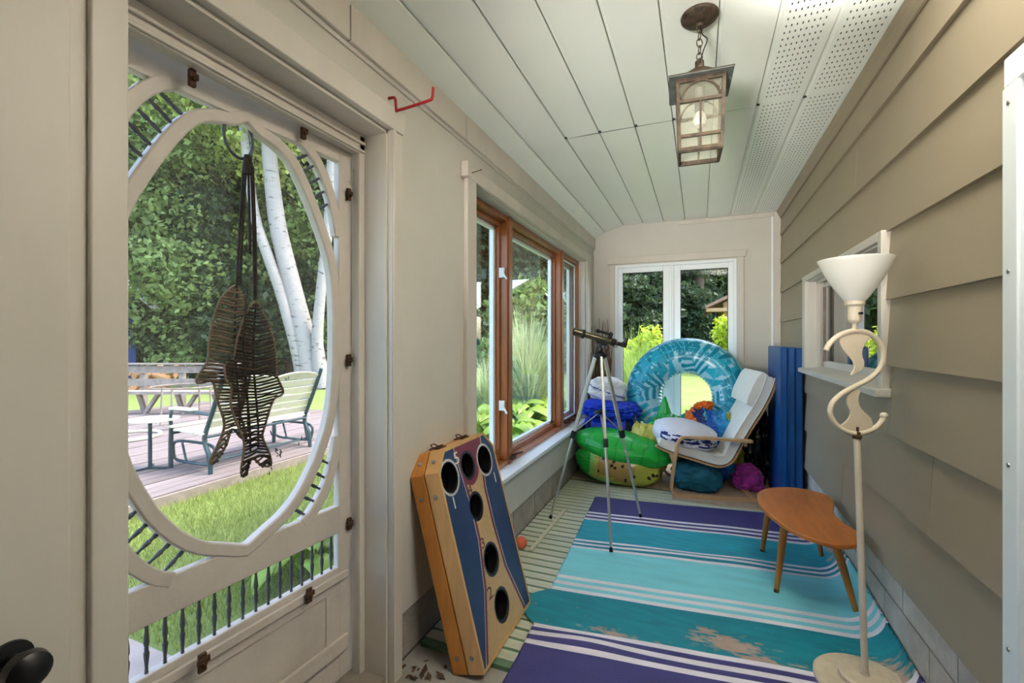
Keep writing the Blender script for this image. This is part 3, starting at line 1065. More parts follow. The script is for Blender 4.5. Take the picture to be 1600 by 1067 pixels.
case_frame(-0.063, 0.0, 0.014, 'front_case_board', m_pineF)
case_frame(-0.132, -0.069, 0.014, 'back_case_board', m_pine)
rimb = MB()
a, b = oct_(0.0), oct_(0.012)
for i in range(6):
    j = (i + 1) % 6
    rimb.prism([bp(*a[i], 0), bp(*a[j], 0), bp(*b[j], 0), bp(*b[i], 0)], NV * 0.002)
obj('face_rim', rimb, m_pineL, cb)
obj('back_panel', MB().prism([bp(s, t, -0.129) for s, t in oct_(0.012)], NV * 0.010), m_pine, cb)
obj('inner_lining', MB().prism([bp(s, t, -0.058) for s, t in oct_(0.015)], NV * 0.004), m_blackg, cb)
HOLES = [(.072, .712, .062), (.231, .72, .054), (.387, .706, .064), (.221, .548, .053), (.244, .316, .060), (.242, .128, .060)]
mbf = MB()
NS, NT = 202, 330
LC = [(.80, .270, .124), (.60, .256, .087), (.43, .258, .084), (.24, .246, .115), (0.0, .235, .215)]


def lane(t):
    for (t1, c1, h1), (t0, c0, h0) in zip(LC[:-1], LC[1:]):
        if t >= t0:
            f = (t - t0) / (t1 - t0)
            return c0 + (c1 - c0) * f, h0 + (h1 - h0) * f
    return LC[-1][1], LC[-1][2]


BLUE, MAR, TANW, WLN = lin((48, 68, 108)), lin((124, 56, 76)), lin((206, 172, 124)), lin((206, 204, 204))
DKB = lin((40, 48, 62))
for j in range(NT):
    for i in range(NS):
        s = (i + .5) / NS * WB
        t = (j + .5) / NT * HB
        if s + (HB - t) < .082 or (WB - s) + (HB - t) < .082 or s < .011 or s > WB - .011 or t < .011 or t > HB - .011:
            continue
        ok = True
        rim = None
        for q, (hs, ht, hr) in enumerate(HOLES):
            d = math.hypot(s - hs, t - ht)
            if d < hr:
                ok = False
                break
            if d < hr + (.010 if q in (0, 2) else .008):
                rim = WLN if q in (0, 2) else DKB
        if not ok:
            continue
        c0, h0 = lane(t)
        d = abs(s - c0)
        if d > h0:
            c = BLUE
        elif d > h0 - .005:
            c = WLN
        elif d > h0 - .022 or (t > .72) or math.hypot(s - .236, t - .72) < .085:
            c = MAR
        else:
            c = TANW
        if rim:
            c = rim
        g = 1 + .12 * noise.noise((s * 9, t * 9, 1)) + .08 * noise.noise((s * 60, t * 60, 1))
        s0, s1, t0, t1 = i / NS * WB, (i + 1) / NS * WB, j / NT * HB, (j + 1) / NT * HB
        mbf.add([bp(s0, t0, .001), bp(s1, t0, .001), bp(s1, t1, .001), bp(s0, t1, .001)], [(0, 1, 2, 3)], tuple(v * g for v in c[:3]) + (1,))
obj('face_board', mbf, m_boardp, cb, smooth=0)
for (hs, ht, hr) in HOLES:
    mb = MB()
    n = 32
    pts = [bp(hs + hr * math.cos(2 * math.pi * k / n), ht + hr * math.sin(2 * math.pi * k / n), -.003) for k in range(n)]
    mb.tube(pts, 0.0042, 6, True)
    vs, fs = [], []
    for k in range(n):
        cs, sn = math.cos(2 * math.pi * k / n), math.sin(2 * math.pi * k / n)
        vs += [bp(hs + hr * cs, ht + hr * sn, 0), bp(hs + hr * cs, ht + hr * sn, -.05)]
    for k in range(n):
        l = (k + 1) % n
        fs.append((2 * k, 2 * l, 2 * l + 1, 2 * k + 1))
    mb.add(vs, fs)
    obj('hole_rim', mb, m_black, cb)


def text_mesh(txt, size):
    cu = bpy.data.curves.new('t', 'FONT')
    cu.body = txt
    cu.size = size
    cu.align_x = 'CENTER'
    cu.align_y = 'CENTER'
    cu.resolution_u = 3
    o = bpy.data.objects.new('t', cu)
    COL.objects.link(o)
    dg = bpy.context.evaluated_depsgraph_get()
    me = bpy.data.meshes.new_from_object(o.evaluated_get(dg))
    bpy.data.objects.remove(o)
    vs = [tuple(v.co) for v in me.vertices]
    fs = [tuple(p.vertices) for p in me.polygons]
    bpy.data.meshes.remove(me)
    return vs, fs


for (txt, s, t, sz, rot) in (('5', .152, .768, .078, 0), ('4', .200, .622, .060, 0), ('3', .202, .398, .066, 0), ('2', .170, .210, .074, 0), ('1', .062, .612, .075, 0), ('1', .444, .606, .075, 0)):
    vs, fs = text_mesh(txt, sz)
    mb = MB().add([bp(s + x * 1.25, t + y * .9, 0.0016) for x, y, z in vs], fs)
    obj('number', mb, m_white if txt in '51' else m_maroon, cb, smooth=0)
for st in ((.446, .43, .50, .06),):
    # a line of faded script along the right edge
    mb = MB()
    for k in range(9):
        t0 = .17 + k * .026
        mb.band([bp(.468 + .006 * math.sin(k * 2 + q), t0 + q * .004, .0016) for q in range(5)], .0025, .0004, NV)
    obj('faded_script', mb, m_iron, cb, smooth=0)
lt = MB().band([bp(.458 + .006 * math.cos(a_), .055 + .03 * math.sin(a_), .0016) for a_ in (0, 1, 2, 3, 4, 5)], .003, .0004, NV)
obj('faded_script', lt, m_iron, cb, smooth=0)
for s in (.13, .34):
    mb = MB()
    mb.bar(bp(s - .03, HB + .004, -.05), bp(s + .03, HB + .004, -.05), .022, .006)
    mb.bar(bp(s, HB + .004, -.10), bp(s, HB + .012, -.04), .018, .006)
    mb.tube([bp(s - .022, HB + .006, -.07), bp(s - .012, HB + .022, -.085), bp(s + .012, HB + .022, -.085), bp(s + .022, HB + .006, -.07)], .003, 6)
    obj('latch', mb, m_rust, cb, bev=.001)
svm = mesh('rivet', MB().lathe([(.0095, 0), (.0095, .002), (.006, .004), (.001, .0045)], n=12, axis=(0, -1, 0)), m_steel)
for (t, n) in ((.66, -.035), (.66, -.10), (.06, -.035), (.06, -.10)):
    p = bp(0, t, n)
    inst('rivet', svm, cb, p)
chv = Vector((0, -1, 1)).normalized()
for n in (-.032, -.10):
    p = bp(.036, HB - .036, n)
    o = inst('rivet', svm, cb, p)
    o.rotation_euler = (math.radians(-45), 0, 0)

# red and white ball peeking out behind the case
bl = MB().lathe([(0.036 * math.sin(a_ * math.pi / 12), -0.036 * math.cos(a_ * math.pi / 12)) for a_ in range(13)], n=20)
tag(obj('toy_ball', bl, M('coral_rubber', (240, 120, 88), 0.4, 0.1, 10), local=True), 'small coral ball on the green boards behind the toss case', 'ball').location = (-0.985, 2.535, 0.036)

# ------------------------------------------------------------------ kidney table
kt = thing('kidney_table', 'low kidney-shaped wooden table on four splayed legs by the siding', 'table', (0.48, 2.6, 0))
KZ = 0.40
kpx = [(1182, 775), (1185, 767.5), (1197, 762.5), (1217, 760.5), (1240, 761), (1262, 764.5), (1283, 769.5), (1297, 775), (1303, 782), (1303.5, 790), (1302, 797), (1305, 805), (1315, 814), (1327, 822), (1339, 829), (1349, 836), (1351, 844), (1342, 850), (1322, 852), (1300, 850), (1275, 843), (1250, 834), (1230, 824), (1210, 810), (1194, 796), (1185, 785)]
kp = [at(x, y, Z=KZ) for x, y in kpx]


def smooth_loop(p, it=2):
    for _ in range(it):
        q = []
        for i in range(len(p)):
            a, b = p[i], p[(i + 1) % len(p)]
            q += [a * .75 + b * .25, a * .25 + b * .75]
        p = q
    return p


kp = smooth_loop(kp, 2)
obj('table_top', MB().prism([p - Vector((0, 0, .020)) for p in kp], (0, 0, .020)), m_teak, kt, bev=.004)
for (f, t) in (((0.338, 3.012), (0.372, 2.93)), ((0.347, 2.551), (0.395, 2.60)), ((0.640, 3.049), (0.575, 2.96)), ((0.655, 2.48), (0.555, 2.46))):
    p0, p1 = Vector((*f, 0.009)), Vector((*t, KZ - .02))
    m = [p0 + (p1 - p0) * q for q in (0, .02, .5, 1)]
    obj('leg', MB().tube(m, [.0105, .0115, .016, .0195], 14), m_leg, kt)
    d = (p1 - p0).normalized()
    obj('ferrule', MB().lathe([(.0115, 0), (.012, .02)], c=p0, n=12, axis=d), m_rust, kt)

# ------------------------------------------------------------------ floor lamp with the S scroll
LB = Vector((0.545, 1.976, 0.0))
la = thing('floor_lamp', 'cream floor lamp with an S-shaped scroll and white glass bowl shade', 'lamp', LB + Vector((0, 0, .009)))
LD = 1.619
LR = Vector((CT, ST, 0))


def lp(x, y, off=0.0):
    """pixel on the lamp's own upright plane"""
    return Vector((-ST * LD, CT * LD, 0)) + LR * ((x - 800) / FPX * LD) + Vector((0, 0, CAM_H + (HYP - y) / FPX * LD)) + Vector((ST, -CT, 0)) * off


def zl(x, y):
    return lp(1200 + x / 1.6, 400 + y / 1.6)


obj('base', MB().lathe([(.150, 0), (.156, .004), (.156, .016), (.148, .022), (.082, .023), (.078, .026), (.078, .040), (.070, .046), (.014, .047), (.012, .054)], c=LB + Vector((0, 0, .011)), n=48), m_cream2, la)
ptop = lp(1339, 680)
obj('pole', MB().tube([LB + Vector((0, 0, .05)), LB * .5 + ptop * .5 + Vector((0, 0, .02)), ptop], .0108, 16), m_cream, la)
obj('pole_collar', MB().lathe([(.013, -.012), (.0145, -.008), (.0145, 0), (.011, .003), (.011, .012), (.006, .014), (.006, .03)], c=ptop, n=20), m_rust, la)
sp = [zl(*p) for p in [(145, 236), (152, 222), (168, 205), (190, 193), (218, 187), (246, 191), (270, 207), (286, 232), (287, 262), (274, 288), (248, 310), (215, 327), (185, 344), (162, 366), (155, 390), (164, 414), (184, 433), (212, 443), (244, 440), (270, 428), (285, 412), (290, 399)]]


def catmull(p, n=5, closed=False):
    out = []
    m = len(p)
    for i in range(m if closed else m - 1):
        g = lambda k: p[k % m] if closed else p[max(0, min(m - 1, k))]
        p0, p1, p2, p3 = g(i - 1), g(i), g(i + 1), g(i + 2)
        for k in range(n):
            t = k / n
            out.append(0.5 * ((2 * p1) + (p2 - p0) * t + (2 * p0 - 5 * p1 + 4 * p2 - p3) * t * t + (3 * p1 - p0 - 3 * p2 + p3) * t ** 3))
    if not closed:
        out.append(p[-1])
    return out


sc_o = obj('scroll', MB().tube(catmull(sp, 4), .0092, 12), m_cream, la)
ball = MB()
ball.lathe([(.0125 * math.sin(a_ * math.pi / 8), -.0125 * math.cos(a_ * math.pi / 8)) for a_ in range(9)], c=sp[-1], n=12)
obj('scroll_tip', ball, m_cream, sc_o)
LN = Vector((ST, -CT, 0))
for pts in ([(180, 207), (196, 193), (222, 190), (246, 197), (256, 206), (244, 216), (236, 232), (235, 250), (240, 266), (236, 281), (222, 292), (205, 298), (214, 282), (211, 264), (200, 250), (188, 236), (180, 220)],
            [(230, 335), (212, 336), (199, 350), (197, 370), (205, 388), (201, 404), (191, 416), (180, 425), (194, 437), (219, 442), (246, 438), (261, 424), (256, 405), (242, 391), (229, 376), (225, 355)]):
    q = catmull([zl(*p) for p in pts], 3, True)
    obj('scroll_plate', MB().prism([p - LN * .003 for p in q], LN * .006), m_cream, sc_o, bev=.0015)
stp = lp(1335.5, 512)
obj('socket_stem', MB().tube([stp - Vector((0, 0, .012)), stp + Vector((0, 0, .03))], .008, 12), m_cream, la)
obj('socket', MB().lathe([(.012, .015), (.020, .024), (.022, .030), (.022, .075), (.030, .082), (.031, .098), (.027, .100)], c=stp, n=24), m_cream, la)
swp = stp + LN * .022 + Vector((0, 0, .05))
obj('switch_key', MB().tube([swp, swp + LN * .012], .0048, 10), m_black, la)
obj('bowl_shade', MB().lathe([(.030, .094), (.034, .099), (.047, .118), (.064, .143), (.081, .172), (.096, .203), (.107, .229), (.1135, .241), (.1135, .243), (.110, .242), (.103, .229), (.092, .203), (.077, .172), (.060, .143), (.043, .120), (.01, .104)], c=stp + Vector((.001, 0, 0)), n=48), m_shade, la)

# ------------------------------------------------------------------ pendant lantern
PC = Vector((0.0, 1.81, 2.441))
pl = thing('pendant_lantern', 'weathered bronze lantern with seeded glass hanging by a chain from the ceiling', 'lamp', PC)
obj('canopy', MB().lathe([(.064, 0), (.066, -.004), (.064, -.012), (.052, -.022), (.034, -.030), (.014, -.034), (.012, -.044), (.005, -.046)], c=PC, n=36), m_bronze, pl)
chain = MB()


def ring(c, r, ax, ay, sq=1.5, rad=.0022):
    return [c + ax * (math.cos(t) * r) + ay * (math.sin(t) * r * sq) for t in [2 * math.pi * k / 14 for k in range(14)]]


zc = PC.z - .05
lkm = []
for k in range(5):
    ax = Vector((1, .4, 0)).normalized() if k % 2 == 0 else Vector((-.4, 1, 0)).normalized()
    c = Vector((PC.x, PC.y, zc - .026 * k))
    mb = MB().tube(ring(c, .0105, ax, Vector((0, 0, 1))), .0021, 6, True)
    obj('chain_link', mb, m_bronze, pl)
cord = [Vector((PC.x + .003, PC.y, PC.z - .04)), Vector((PC.x + .010, PC.y - .004, PC.z - .075)), Vector((PC.x + .026, PC.y - .01, PC.z - .10)), Vector((PC.x + .014, PC.y - .008, PC.z - .135)), Vector((PC.x, PC.y, PC.z - .175))]
obj('lamp_cord', MB().tube(catmull(cord, 5), .0022, 6), m_black, pl)
LZ1 = 2.262
LZ0 = 1.935
AX = Vector((math.cos(.05), math.sin(.05), 0))
AY = Vector((-math.sin(.05), math.cos(.05), 0))
LC0 = Vector((PC.x - .003, PC.y + .03, 0))
# move the whole hanging body so its axis is under the canopy
LC0 = Vector((PC.x, PC.y + .035, 0))


def lq(a, b, z):
    return LC0 + AX * a + AY * b + Vector((0, 0, z))


obj('finial', MB().lathe([(.012, 0), (.016, .004), (.016, .030), (.009, .036), (.004, .042)], c=lq(0, 0, LZ1 - .002), n=16), m_bronze, pl)
roof = MB()
prof = [(.108, 2.198), (.080, 2.207), (.056, 2.222), (.034, 2.243), (.015, 2.262)]
vs = []
for r, z in prof:
    for a, b in ((-1, -1), (1, -1), (1, 1), (-1, 1)):
        vs.append(lq(a * r, b * r, z))
fs = []
for i in range(len(prof) - 1):
    for k in range(4):
        l = (k + 1) % 4
        fs.append((i * 4 + k, i * 4 + l, (i + 1) * 4 + l, (i + 1) * 4 + k))
fs.append((16, 17, 18, 19))
roof.add(vs, fs)
obj('roof_plate', roof, m_bronze, pl, solid=.003, smooth=.5)
obj('roof_underside', MB().prism([lq(a * .106, b * .106, 2.194) for a, b in ((-1, -1), (1, -1), (1, 1), (-1, 1))], (0, 0, .004)), m_verd, pl)
HS0, HS1 = .070, .078


def post(a, b):
    return lq(a * HS0, b * HS0, LZ0), lq(a * HS1, b * HS1, 2.195)


for a, b in ((-1, -1), (1, -1), (1, 1), (-1, 1)):
    p, q = post(a, b)
    obj('corner_post', MB().bar(p, q, .011, .011, AX), m_bronze, pl)
for k, (d1_, d2_) in enumerate(((AX, -AY), (AY, AX), (-AX, AY), (-AY, -AX))):
    fb = MB()

    def fp(s, z, o=0.0):
        h = HS0 + (HS1 - HS0) * (z - LZ0) / (2.195 - LZ0)
        return LC0 + d1_ * (s * h) + d2_ * (h + o) + Vector((0, 0, z))
    for z, w in ((LZ0 + .006, .012), (1.988, .011), (2.112, .010), (2.186, .014)):
        fb.bar(fp(-1, z), fp(1, z), .010, w)
    fb.bar(fp(0, LZ0), fp(0, 2.112), .007, .007, d2_)
    if k % 2 == 0 or True:
        fb.tube([fp(.86 * math.cos(t), 2.112 + .068 * math.sin(t)) for t in [math.pi * q / 12 for q in range(13)]], .0036, 6)
    sfm = obj('side_frame', fb, m_bronze, pl)
    obj('glass_pane', MB().add([fp(-.95, LZ0 + .01, -.004), fp(.95, LZ0 + .01, -.004), fp(.95, 2.18, -.004), fp(-.95, 2.18, -.004)], [(0, 1, 2, 3)]), m_seed, sfm, smooth=0)
obj('bottom_rim', MB().tube([lq(a * HS0, b * HS0, LZ0) for a, b in ((-1, -1), (1, -1), (1, 1), (-1, 1))], .006, 6, True), m_bronze, pl)
obj('bulb_socket', MB().lathe([(.016, 2.10), (.016, 2.19)], c=LC0, n=16), m_verd, pl)
obj('bulb', MB().lathe([(.003, 2.04), (.02, 2.05), (.026, 2.068), (.02, 2.088), (.013, 2.10)], c=LC0, n=20), m_shade, pl)

# ------------------------------------------------------------------ red hook and nail on the left wall
hk = catmull([Vector(p) for p in [(-1.06, 1.378, 2.138), (-1.04, 1.380, 2.138), (-1.032, 1.381, 2.130), (-1.030, 1.384, 2.098), (-1.022, 1.385, 2.090), (-.90, 1.395, 2.105), (-.885, 1.396, 2.112), (-.882, 1.397, 2.125), (-.880, 1.397, 2.150)]], 4)
hko = thing('wall_hook', 'red vinyl-coated utility hook screwed into the wall beside the screen door', 'hook', (-1.06, 1.378, 2.138))
obj('hook_rod', MB().tube(hk, .0052, 10), m_red, hko)
obj('screw_tip', MB().tube([Vector((-1.062, 1.378, 2.138)), Vector((-1.05, 1.378, 2.138))], .003, 8), m_rust, hko)
tag(obj('nail', MB().tube([Vector((-1.037, 1.992, 2.066)), Vector((-.985, 1.994, 2.076))], .0018, 6).lathe([(.004, 0), (.004, .0015)], c=(-.985, 1.994, 2.076), n=10, axis=(1, 0, .1)), m_rust, org=(-1.037, 1.992, 2.066)), 'bent rusty nail in the header board above the triple window', 'nail')
tag(obj('wooden_batten', MB().bar(at(829, 860, Z=.006), at(884, 795, Z=.006), .024, .012), m_slat, org=(-.92, 2.9, 0), bev=.003), 'thin pale wooden batten lying on the green boards', 'batten')

# ------------------------------------------------------------------ telescope on its tripod
TP = Vector((-0.60, 2.972, 0))
te = thing('telescope', 'small telescope with black eyepiece on a tall silver tripod by the window', 'telescope', TP)
for k, (fx, fy) in enumerate(((-0.955, 3.016), (-0.472, 2.65), (-0.377, 3.254))):
    f = Vector((fx, fy, 0.012))
    if k > 0:
        f.z = 0.022
    t = TP + (Vector((fx, fy, 0)) - TP).normalized() * .030 + Vector((0, 0, 1.152))
    lg = lambda q: t + (f - t) * q
    sd = (f - t).normalized().cross(Vector((0, 0, 1))).normalized()
    le = obj('tripod_leg', MB().bar(lg(0), lg(.47), .024, .016, sd), m_alu, te, bev=.003)
    obj('lower_leg', MB().tube([lg(.40), lg(.985)], .0085, 12), m_alu, le)
    obj('leg_clamp', MB().bar(lg(.455), lg(.50), .032, .028, sd), m_black, le, bev=.003)
    obj('rubber_foot', MB().tube([lg(.978), lg(1)], [.0085, .012], 10), m_black, le)
    obj('brace', MB().bar(lg(.46), TP + Vector((0, 0, .775)), .012, .005), m_alu, te)
obj('brace_hub', MB().lathe([(.035, .765), (.038, .768), (.038, .778), (.035, .781), (.012, .783), (.010, .79)], c=TP, n=20), m_black, te)
obj('tripod_head', MB().lathe([(.02, 1.12), (.046, 1.135), (.048, 1.155), (.030, 1.165), (.016, 1.175), (.016, 1.20), (.024, 1.205), (.022, 1.222)], c=TP, n=20), m_black, te, smooth=.4)
obj('tripod_head_lug', MB().box(TP.x - .05, TP.x + .05, TP.y - .012, TP.y + .012, 1.135, 1.16).box(TP.x + .01, TP.x + .035, TP.y - .02, TP.y + .02, 1.185, 1.215), m_black, te, bev=.004)
TD = Vector((-.209, -.086, .062)).normalized()
T0 = TP + Vector((0.005, 0, 1.252))
ts = lambda s, up=0.0: T0 + TD * s + Vector((TD.x * -.26, TD.y * -.26, 1)).normalized() * up
obj('optical_tube', MB().lathe([(.020, -.075), (.0205, -.07), (.0205, .13), (.020, .132)], c=T0, n=28, axis=TD), m_tele, te)
obj('dew_shield', MB().lathe([(.021, .112), (.027, .115), (.0285, .12), (.0285, .13), (.0265, .132), (.0265, .178), (.029, .18), (.029, .186), (.024, .187), (.023, .17), (.002, .168)], c=T0, n=28, axis=TD), m_tele, te)
obj('shield_ring', MB().lathe([(.0285, .112), (.030, .114), (.030, .128), (.0285, .130)], c=T0, n=28, axis=TD), m_black, te)
obj('tube_saddle', MB().obox(ts(-.01, -.024), TD * .04, TD.cross(Vector((0, 0, 1))).normalized() * .014, Vector((0, 0, .010))), m_black, te, bev=.003)
obj('focuser', MB().lathe([(.022, -.10), (.024, -.098), (.024, -.07), (.021, -.068)], c=T0, n=24, axis=TD).lathe([(.013, -.14), (.013, -.09)], c=T0, n=16, axis=TD).obox(ts(-.098, -.018), TD * .012, TD.cross(Vector((0, 0, 1))).normalized() * .012, Vector((0, 0, .012))), m_black, te)
fk = TD.cross(Vector((0, 0, 1))).normalized()
obj('focus_knob', MB().tube([ts(-.10, -.022) - fk * .026, ts(-.10, -.022) + fk * .026], .010, 14), m_steel, te)
dg = MB().obox(ts(-.155, .002), TD * .018, fk * .014, Vector((TD.x * -.26, TD.y * -.26, 1)).normalized() * .017)
obj('star_diagonal', dg, m_black, te, bev=.005)
obj('eyepiece', MB().tube([ts(-.160, .012), ts(-.160, .050)], [.012, .0145], 16), m_black, te)
fs_ = obj('finder_scope', MB().tube([ts(-.066, .045), ts(-.045, .045), ts(-.044, .045), ts(.02, .045), ts(.021, .045), ts(.045, .045)], [.013, .013, .0085, .0085, .012, .012], 16), m_black, te)
obj('finder_bracket', MB().obox(ts(-.055, .026), TD * .012, fk * .008, Vector((0, 0, .018))).tube(ring(ts(-.055, .045), .016, fk, Vector((0, 0, 1)), 1.0), .004, 6, True), m_black, fs_)

# ------------------------------------------------------------------ inflatable ring
RC = Vector((-0.112, 4.585, 0.715))
RM, Rm = 0.385, 0.168
ti = math.radians(11)
EX, EZ = Vector((1, 0.0, 0)), Vector((0, math.sin(ti), math.cos(ti)))
EN = EX.cross(EZ)  # faces the camera (-Y)
leaves = []
rr = random.Random(3)
for k in range(8):
    b0 = k * .302
    leaves.append((b0 + rr.uniform(-.04, .04), -.27, rr.uniform(.35, .8), .56, .19, 'palm', rr.random()))
    leaves.append((b0 + .10, .25, rr.uniform(-1.2, -.5), .50, .15, 'palm' if k % 2 else 'oak', rr.random()))
    leaves.append((b0 + .20, -.06 + rr.uniform(-.04, .04), rr.uniform(-.3, .3) + (3.14 if k % 3 == 0 else 0), .40, .15, 'oak' if k % 2 else 'palm', rr.random()))
PALE, T1, T2, T3 = lin((182, 228, 242)), lin((8, 146, 174)), lin((42, 184, 210)), lin((104, 208, 230))
UM = 2 * math.pi * RM


def ringcol(u, v):
    U = u * UM
    V = (((v - .25 + .5) % 1.0) - .5) * 2 * math.pi * Rm
    c = PALE
    for (u0, v0, an, L, w, kind, t) in leaves:
        du = (U - u0 + UM / 2) % UM - UM / 2
        x = du * math.cos(an) + (V - v0) * math.sin(an)
        y = -du * math.sin(an) + (V - v0) * math.cos(an)
        y += .25 * x * x
        if not (0 < x < L):
            continue
        f = x / L
        if kind == 'palm':
            hw = w * math.sin(math.pi * f ** .7) ** .8
            if abs(y) < hw:
                st = math.sin((x - abs(y) * .7) * 78 + 1.6 * noise.noise((x * 9, y * 9, u0)))
                if abs(y) < .004:
                    c = T1
                elif st > .1:
                    c = T1 if t > .5 else T2
                elif st > -.45:
                    c = T3
        else:
            hw = w * math.sin(math.pi * min(1, f * 1.05) ** .8) * (.52 + .48 * math.cos((x + abs(y) * -.5) * 52))
            if abs(y) < max(.006, hw):
                c = T1 if t < .6 else T2
                if abs(y) < .003:
                    c = T3
    return c


def ringfn(u, v):
    a, b = u * 2 * math.pi, v * 2 * math.pi
    w = .004 * math.sin(a * 46) * math.exp(-((math.cos(b) + 1) / .25) ** 2) + .003 * noise.noise((math.cos(a) * 4, math.sin(a) * 4, b))
    rad = RM + (Rm + w) * math.cos(b)
    return RC + EX * (rad * math.cos(a)) + EZ * (rad * math.sin(a)) - EN * (-(Rm + w) * .92 * math.sin(b))


fr_ = thing('inflatable_ring', 'big inflatable swim ring with teal palm leaf print standing against the patio window', 'swim ring', RC)
obj('ring_tube', MB().grid(ringfn, 330, 130, True, True, ringcol), m_paint, fr_, smooth=1.2)
seam = MB()
seam.tube([RC + EX * ((RM + Rm + .001) * math.cos(t)) + EZ * ((RM + Rm + .001) * math.sin(t)) for t in [2 * math.pi * k / 80 for k in range(80)]], .003, 6, True)
obj('outer_seam', seam, m_vinyl, fr_)
# small dark lettering block on the right of the ring
for q in range(7):
    a, b = .18 + q * .022, 2 * math.pi * .5 * .52 + .55
    p = [ringfn((a + da) / (2 * math.pi), (math.pi * .36 + db) / (2 * math.pi)) + EN * .002 for da, db in ((0, 0), (.012, 0), (.012, .08), (0, .08))]
    obj('printed_letter', MB().add(p, [(0, 1, 2, 3), (3, 2, 1, 0)][:1]), m_navy, fr_, smooth=0)
vp = RC + EX * (-.30) + EZ * .24 + EN * .165
obj('valve', MB().lathe([(.012, 0), (.012, .012), (.007, .016), (.007, .024)], c=vp, n=14, axis=EN), m_vinyl, fr_)

# ------------------------------------------------------------------ bentwood lounge chair
CP = Vector((-0.19, 3.80, 0.0))
CE, CN = Vector((.9865, .164, 0)), Vector((-.164, .9865, 0))
c3 = lambda s, w, z: CP + CE * s + CN * w + Vector((0, 0, z))
ch = thing('lounge_chair', 'bentwood cantilever lounge chair with ecru canvas cushion beside the blue mats', 'chair', CP)
fp_ = [(.60, .018), (.30, .017), (.06, .017), (.022, .022), (-.004, .045), (-.012, .085), (.006, .23), (.030, .395), (.043, .445), (.068, .472), (.105, .479), (.30, .476), (.50, .469), (.575, .468)]
for w in (0.03, 0.60):
    pts = catmull([c3(s, w, z) for s, z in fp_], 4)
    obj('arm_frame', MB().band(pts, .019, .058, CN), m_birchp, ch, bev=.003)
    obj('arm_bolt', MB().lathe([(.008, 0), (.007, .003)], c=c3(.565, w - .029 if w < .1 else w + .029, .468), n=12, axis=-CN), m_steel, ch)
obj('rear_crossbar', MB().bar(c3(.58, .0, .020), c3(.58, .63, .020), .05, .020), m_birchp, ch, bev=.003)
obj('front_crossbar', MB().bar(c3(.0, .06, .30), c3(.0, .57, .30), .02, .05), m_birchp, ch, bev=.003)
obj('back_crossbar', MB().bar(c3(.54, .06, .44), c3(.54, .57, .44), .02, .05), m_birchp, ch, bev=.003)
cpf = [(-.10, .430), (-.05, .402), (.06, .368), (.18, .338), (.30, .304), (.36, .298), (.405, .320), (.44, .385), (.485, .475), (.545, .585), (.60, .68), (.65, .775), (.69, .87), (.715, .962)]
for w in (0.10, 0.53):
    q = [Vector((s, z, 0)) for s, z in cpf]
    off = []
    for i, p in enumerate(q):
        t = (q[min(i + 1, len(q) - 1)] - q[max(i - 1, 0)]).normalized()
        off.append(p + Vector((t.y, -t.x, 0)) * .052)
    pts = catmull([c3(p.x, w, p.y) for p in off], 3)
    obj('seat_runner', MB().band(pts, .016, .05, CN), m_birchp, ch, bev=.002)
pts = catmull([c3(s, .315, z) for s, z in cpf], 4)
n_ = len(pts)
tw = [.070 * (1 - .35 * abs(2 * i / (n_ - 1) - 1) ** 6) for i in range(n_)]
cush = obj('cushion', MB().band(pts, tw, .50, CN), m_canvas, ch, bev=.022, smooth=1.0)
cush.modifiers['bevel'].segments = 4
for w in (.066, .564):
    for dz in (-.03, .03):
        q = [Vector((s, z, 0)) for s, z in cpf]
        off = []
        for i, p in enumerate(q):
            t = (q[min(i + 1, len(q) - 1)] - q[max(i - 1, 0)]).normalized()
            off.append(p + Vector((-t.y, t.x, 0)) * dz)
        obj('piping', MB().tube(catmull([c3(p.x, w, p.y) for p in off], 3), .0045, 6), m_canvas, cush)
hp = [(.575, .735), (.60, .80), (.635, .875), (.665, .945), (.690, .985)]
hpl = catmull([c3(s - .008, .315, z) for s, z in hp], 5)
hd = obj('head_pillow', MB().band(hpl, [.05 + .030 * math.sin(math.pi * min(1, max(0, i / (len(hpl) - 1)))) for i in range(len(hpl))], .50, CN), m_canvas, ch, bev=.02, smooth=1.0)
hd.modifiers['bevel'].segments = 4


# ------------------------------------------------------------------ soft heaps
def blob(c, r, amp=.06, fr=3.0, seed=0, sq=2.0, nu=72, nv=44, colfn=None, rot=None, fold=0.0, floor=None):
    c = Vector(c)
    mat = rot or Matrix.Identity(3)

    def se(v):
        return math.copysign(abs(v) ** (2 / sq), v)

    def fn(u, v):
        a, b = u * 2 * math.pi, (v - .5) * math.pi * .998
        d = Vector((se(math.cos(a)) * se(math.cos(b)), se(math.sin(a)) * se(math.cos(b)), se(math.sin(b))))
        q = Vector((d.x * r[0], d.y * r[1], d.z * r[2]))
        n = noise.noise(d * fr + Vector((seed * 7.3, seed, 0)))
        n2 = abs(noise.noise(d * fr * 2.3 + Vector((seed, seed * 3.1, 4))))
        q *= 1 + amp * n + fold * (n2 - .25)
        p = c + mat @ q
        if floor is not None and p.z < floor:
            p.z = floor + (p.z - floor) * .05
        return p
    mb = MB()
    cf = None
    if colfn:
        def cf(u, v):
            a, b = u * 2 * math.pi, (v - .5) * math.pi
            return colfn(Vector((se(math.cos(a)) * se(math.cos(b)), se(math.sin(a)) * se(math.cos(b)), se(math.sin(b)))))
    mb.grid(fn, nu, nv, True, False, cf)
    mb.f.append(tuple(i * nv for i in range(nu))[::-1])
    mb.f.append(tuple(i * nv + nv - 1 for i in range(nu)))
    if cf:
        mb.c += [mb.c[0], mb.c[-1]]
    return mb


def RY(a, b=0.0, g=0.0):
    return (Matrix.Rotation(g, 3, 'Z') @ Matrix.Rotation(a, 3, 'Y') @ Matrix.Rotation(b, 3, 'X'))


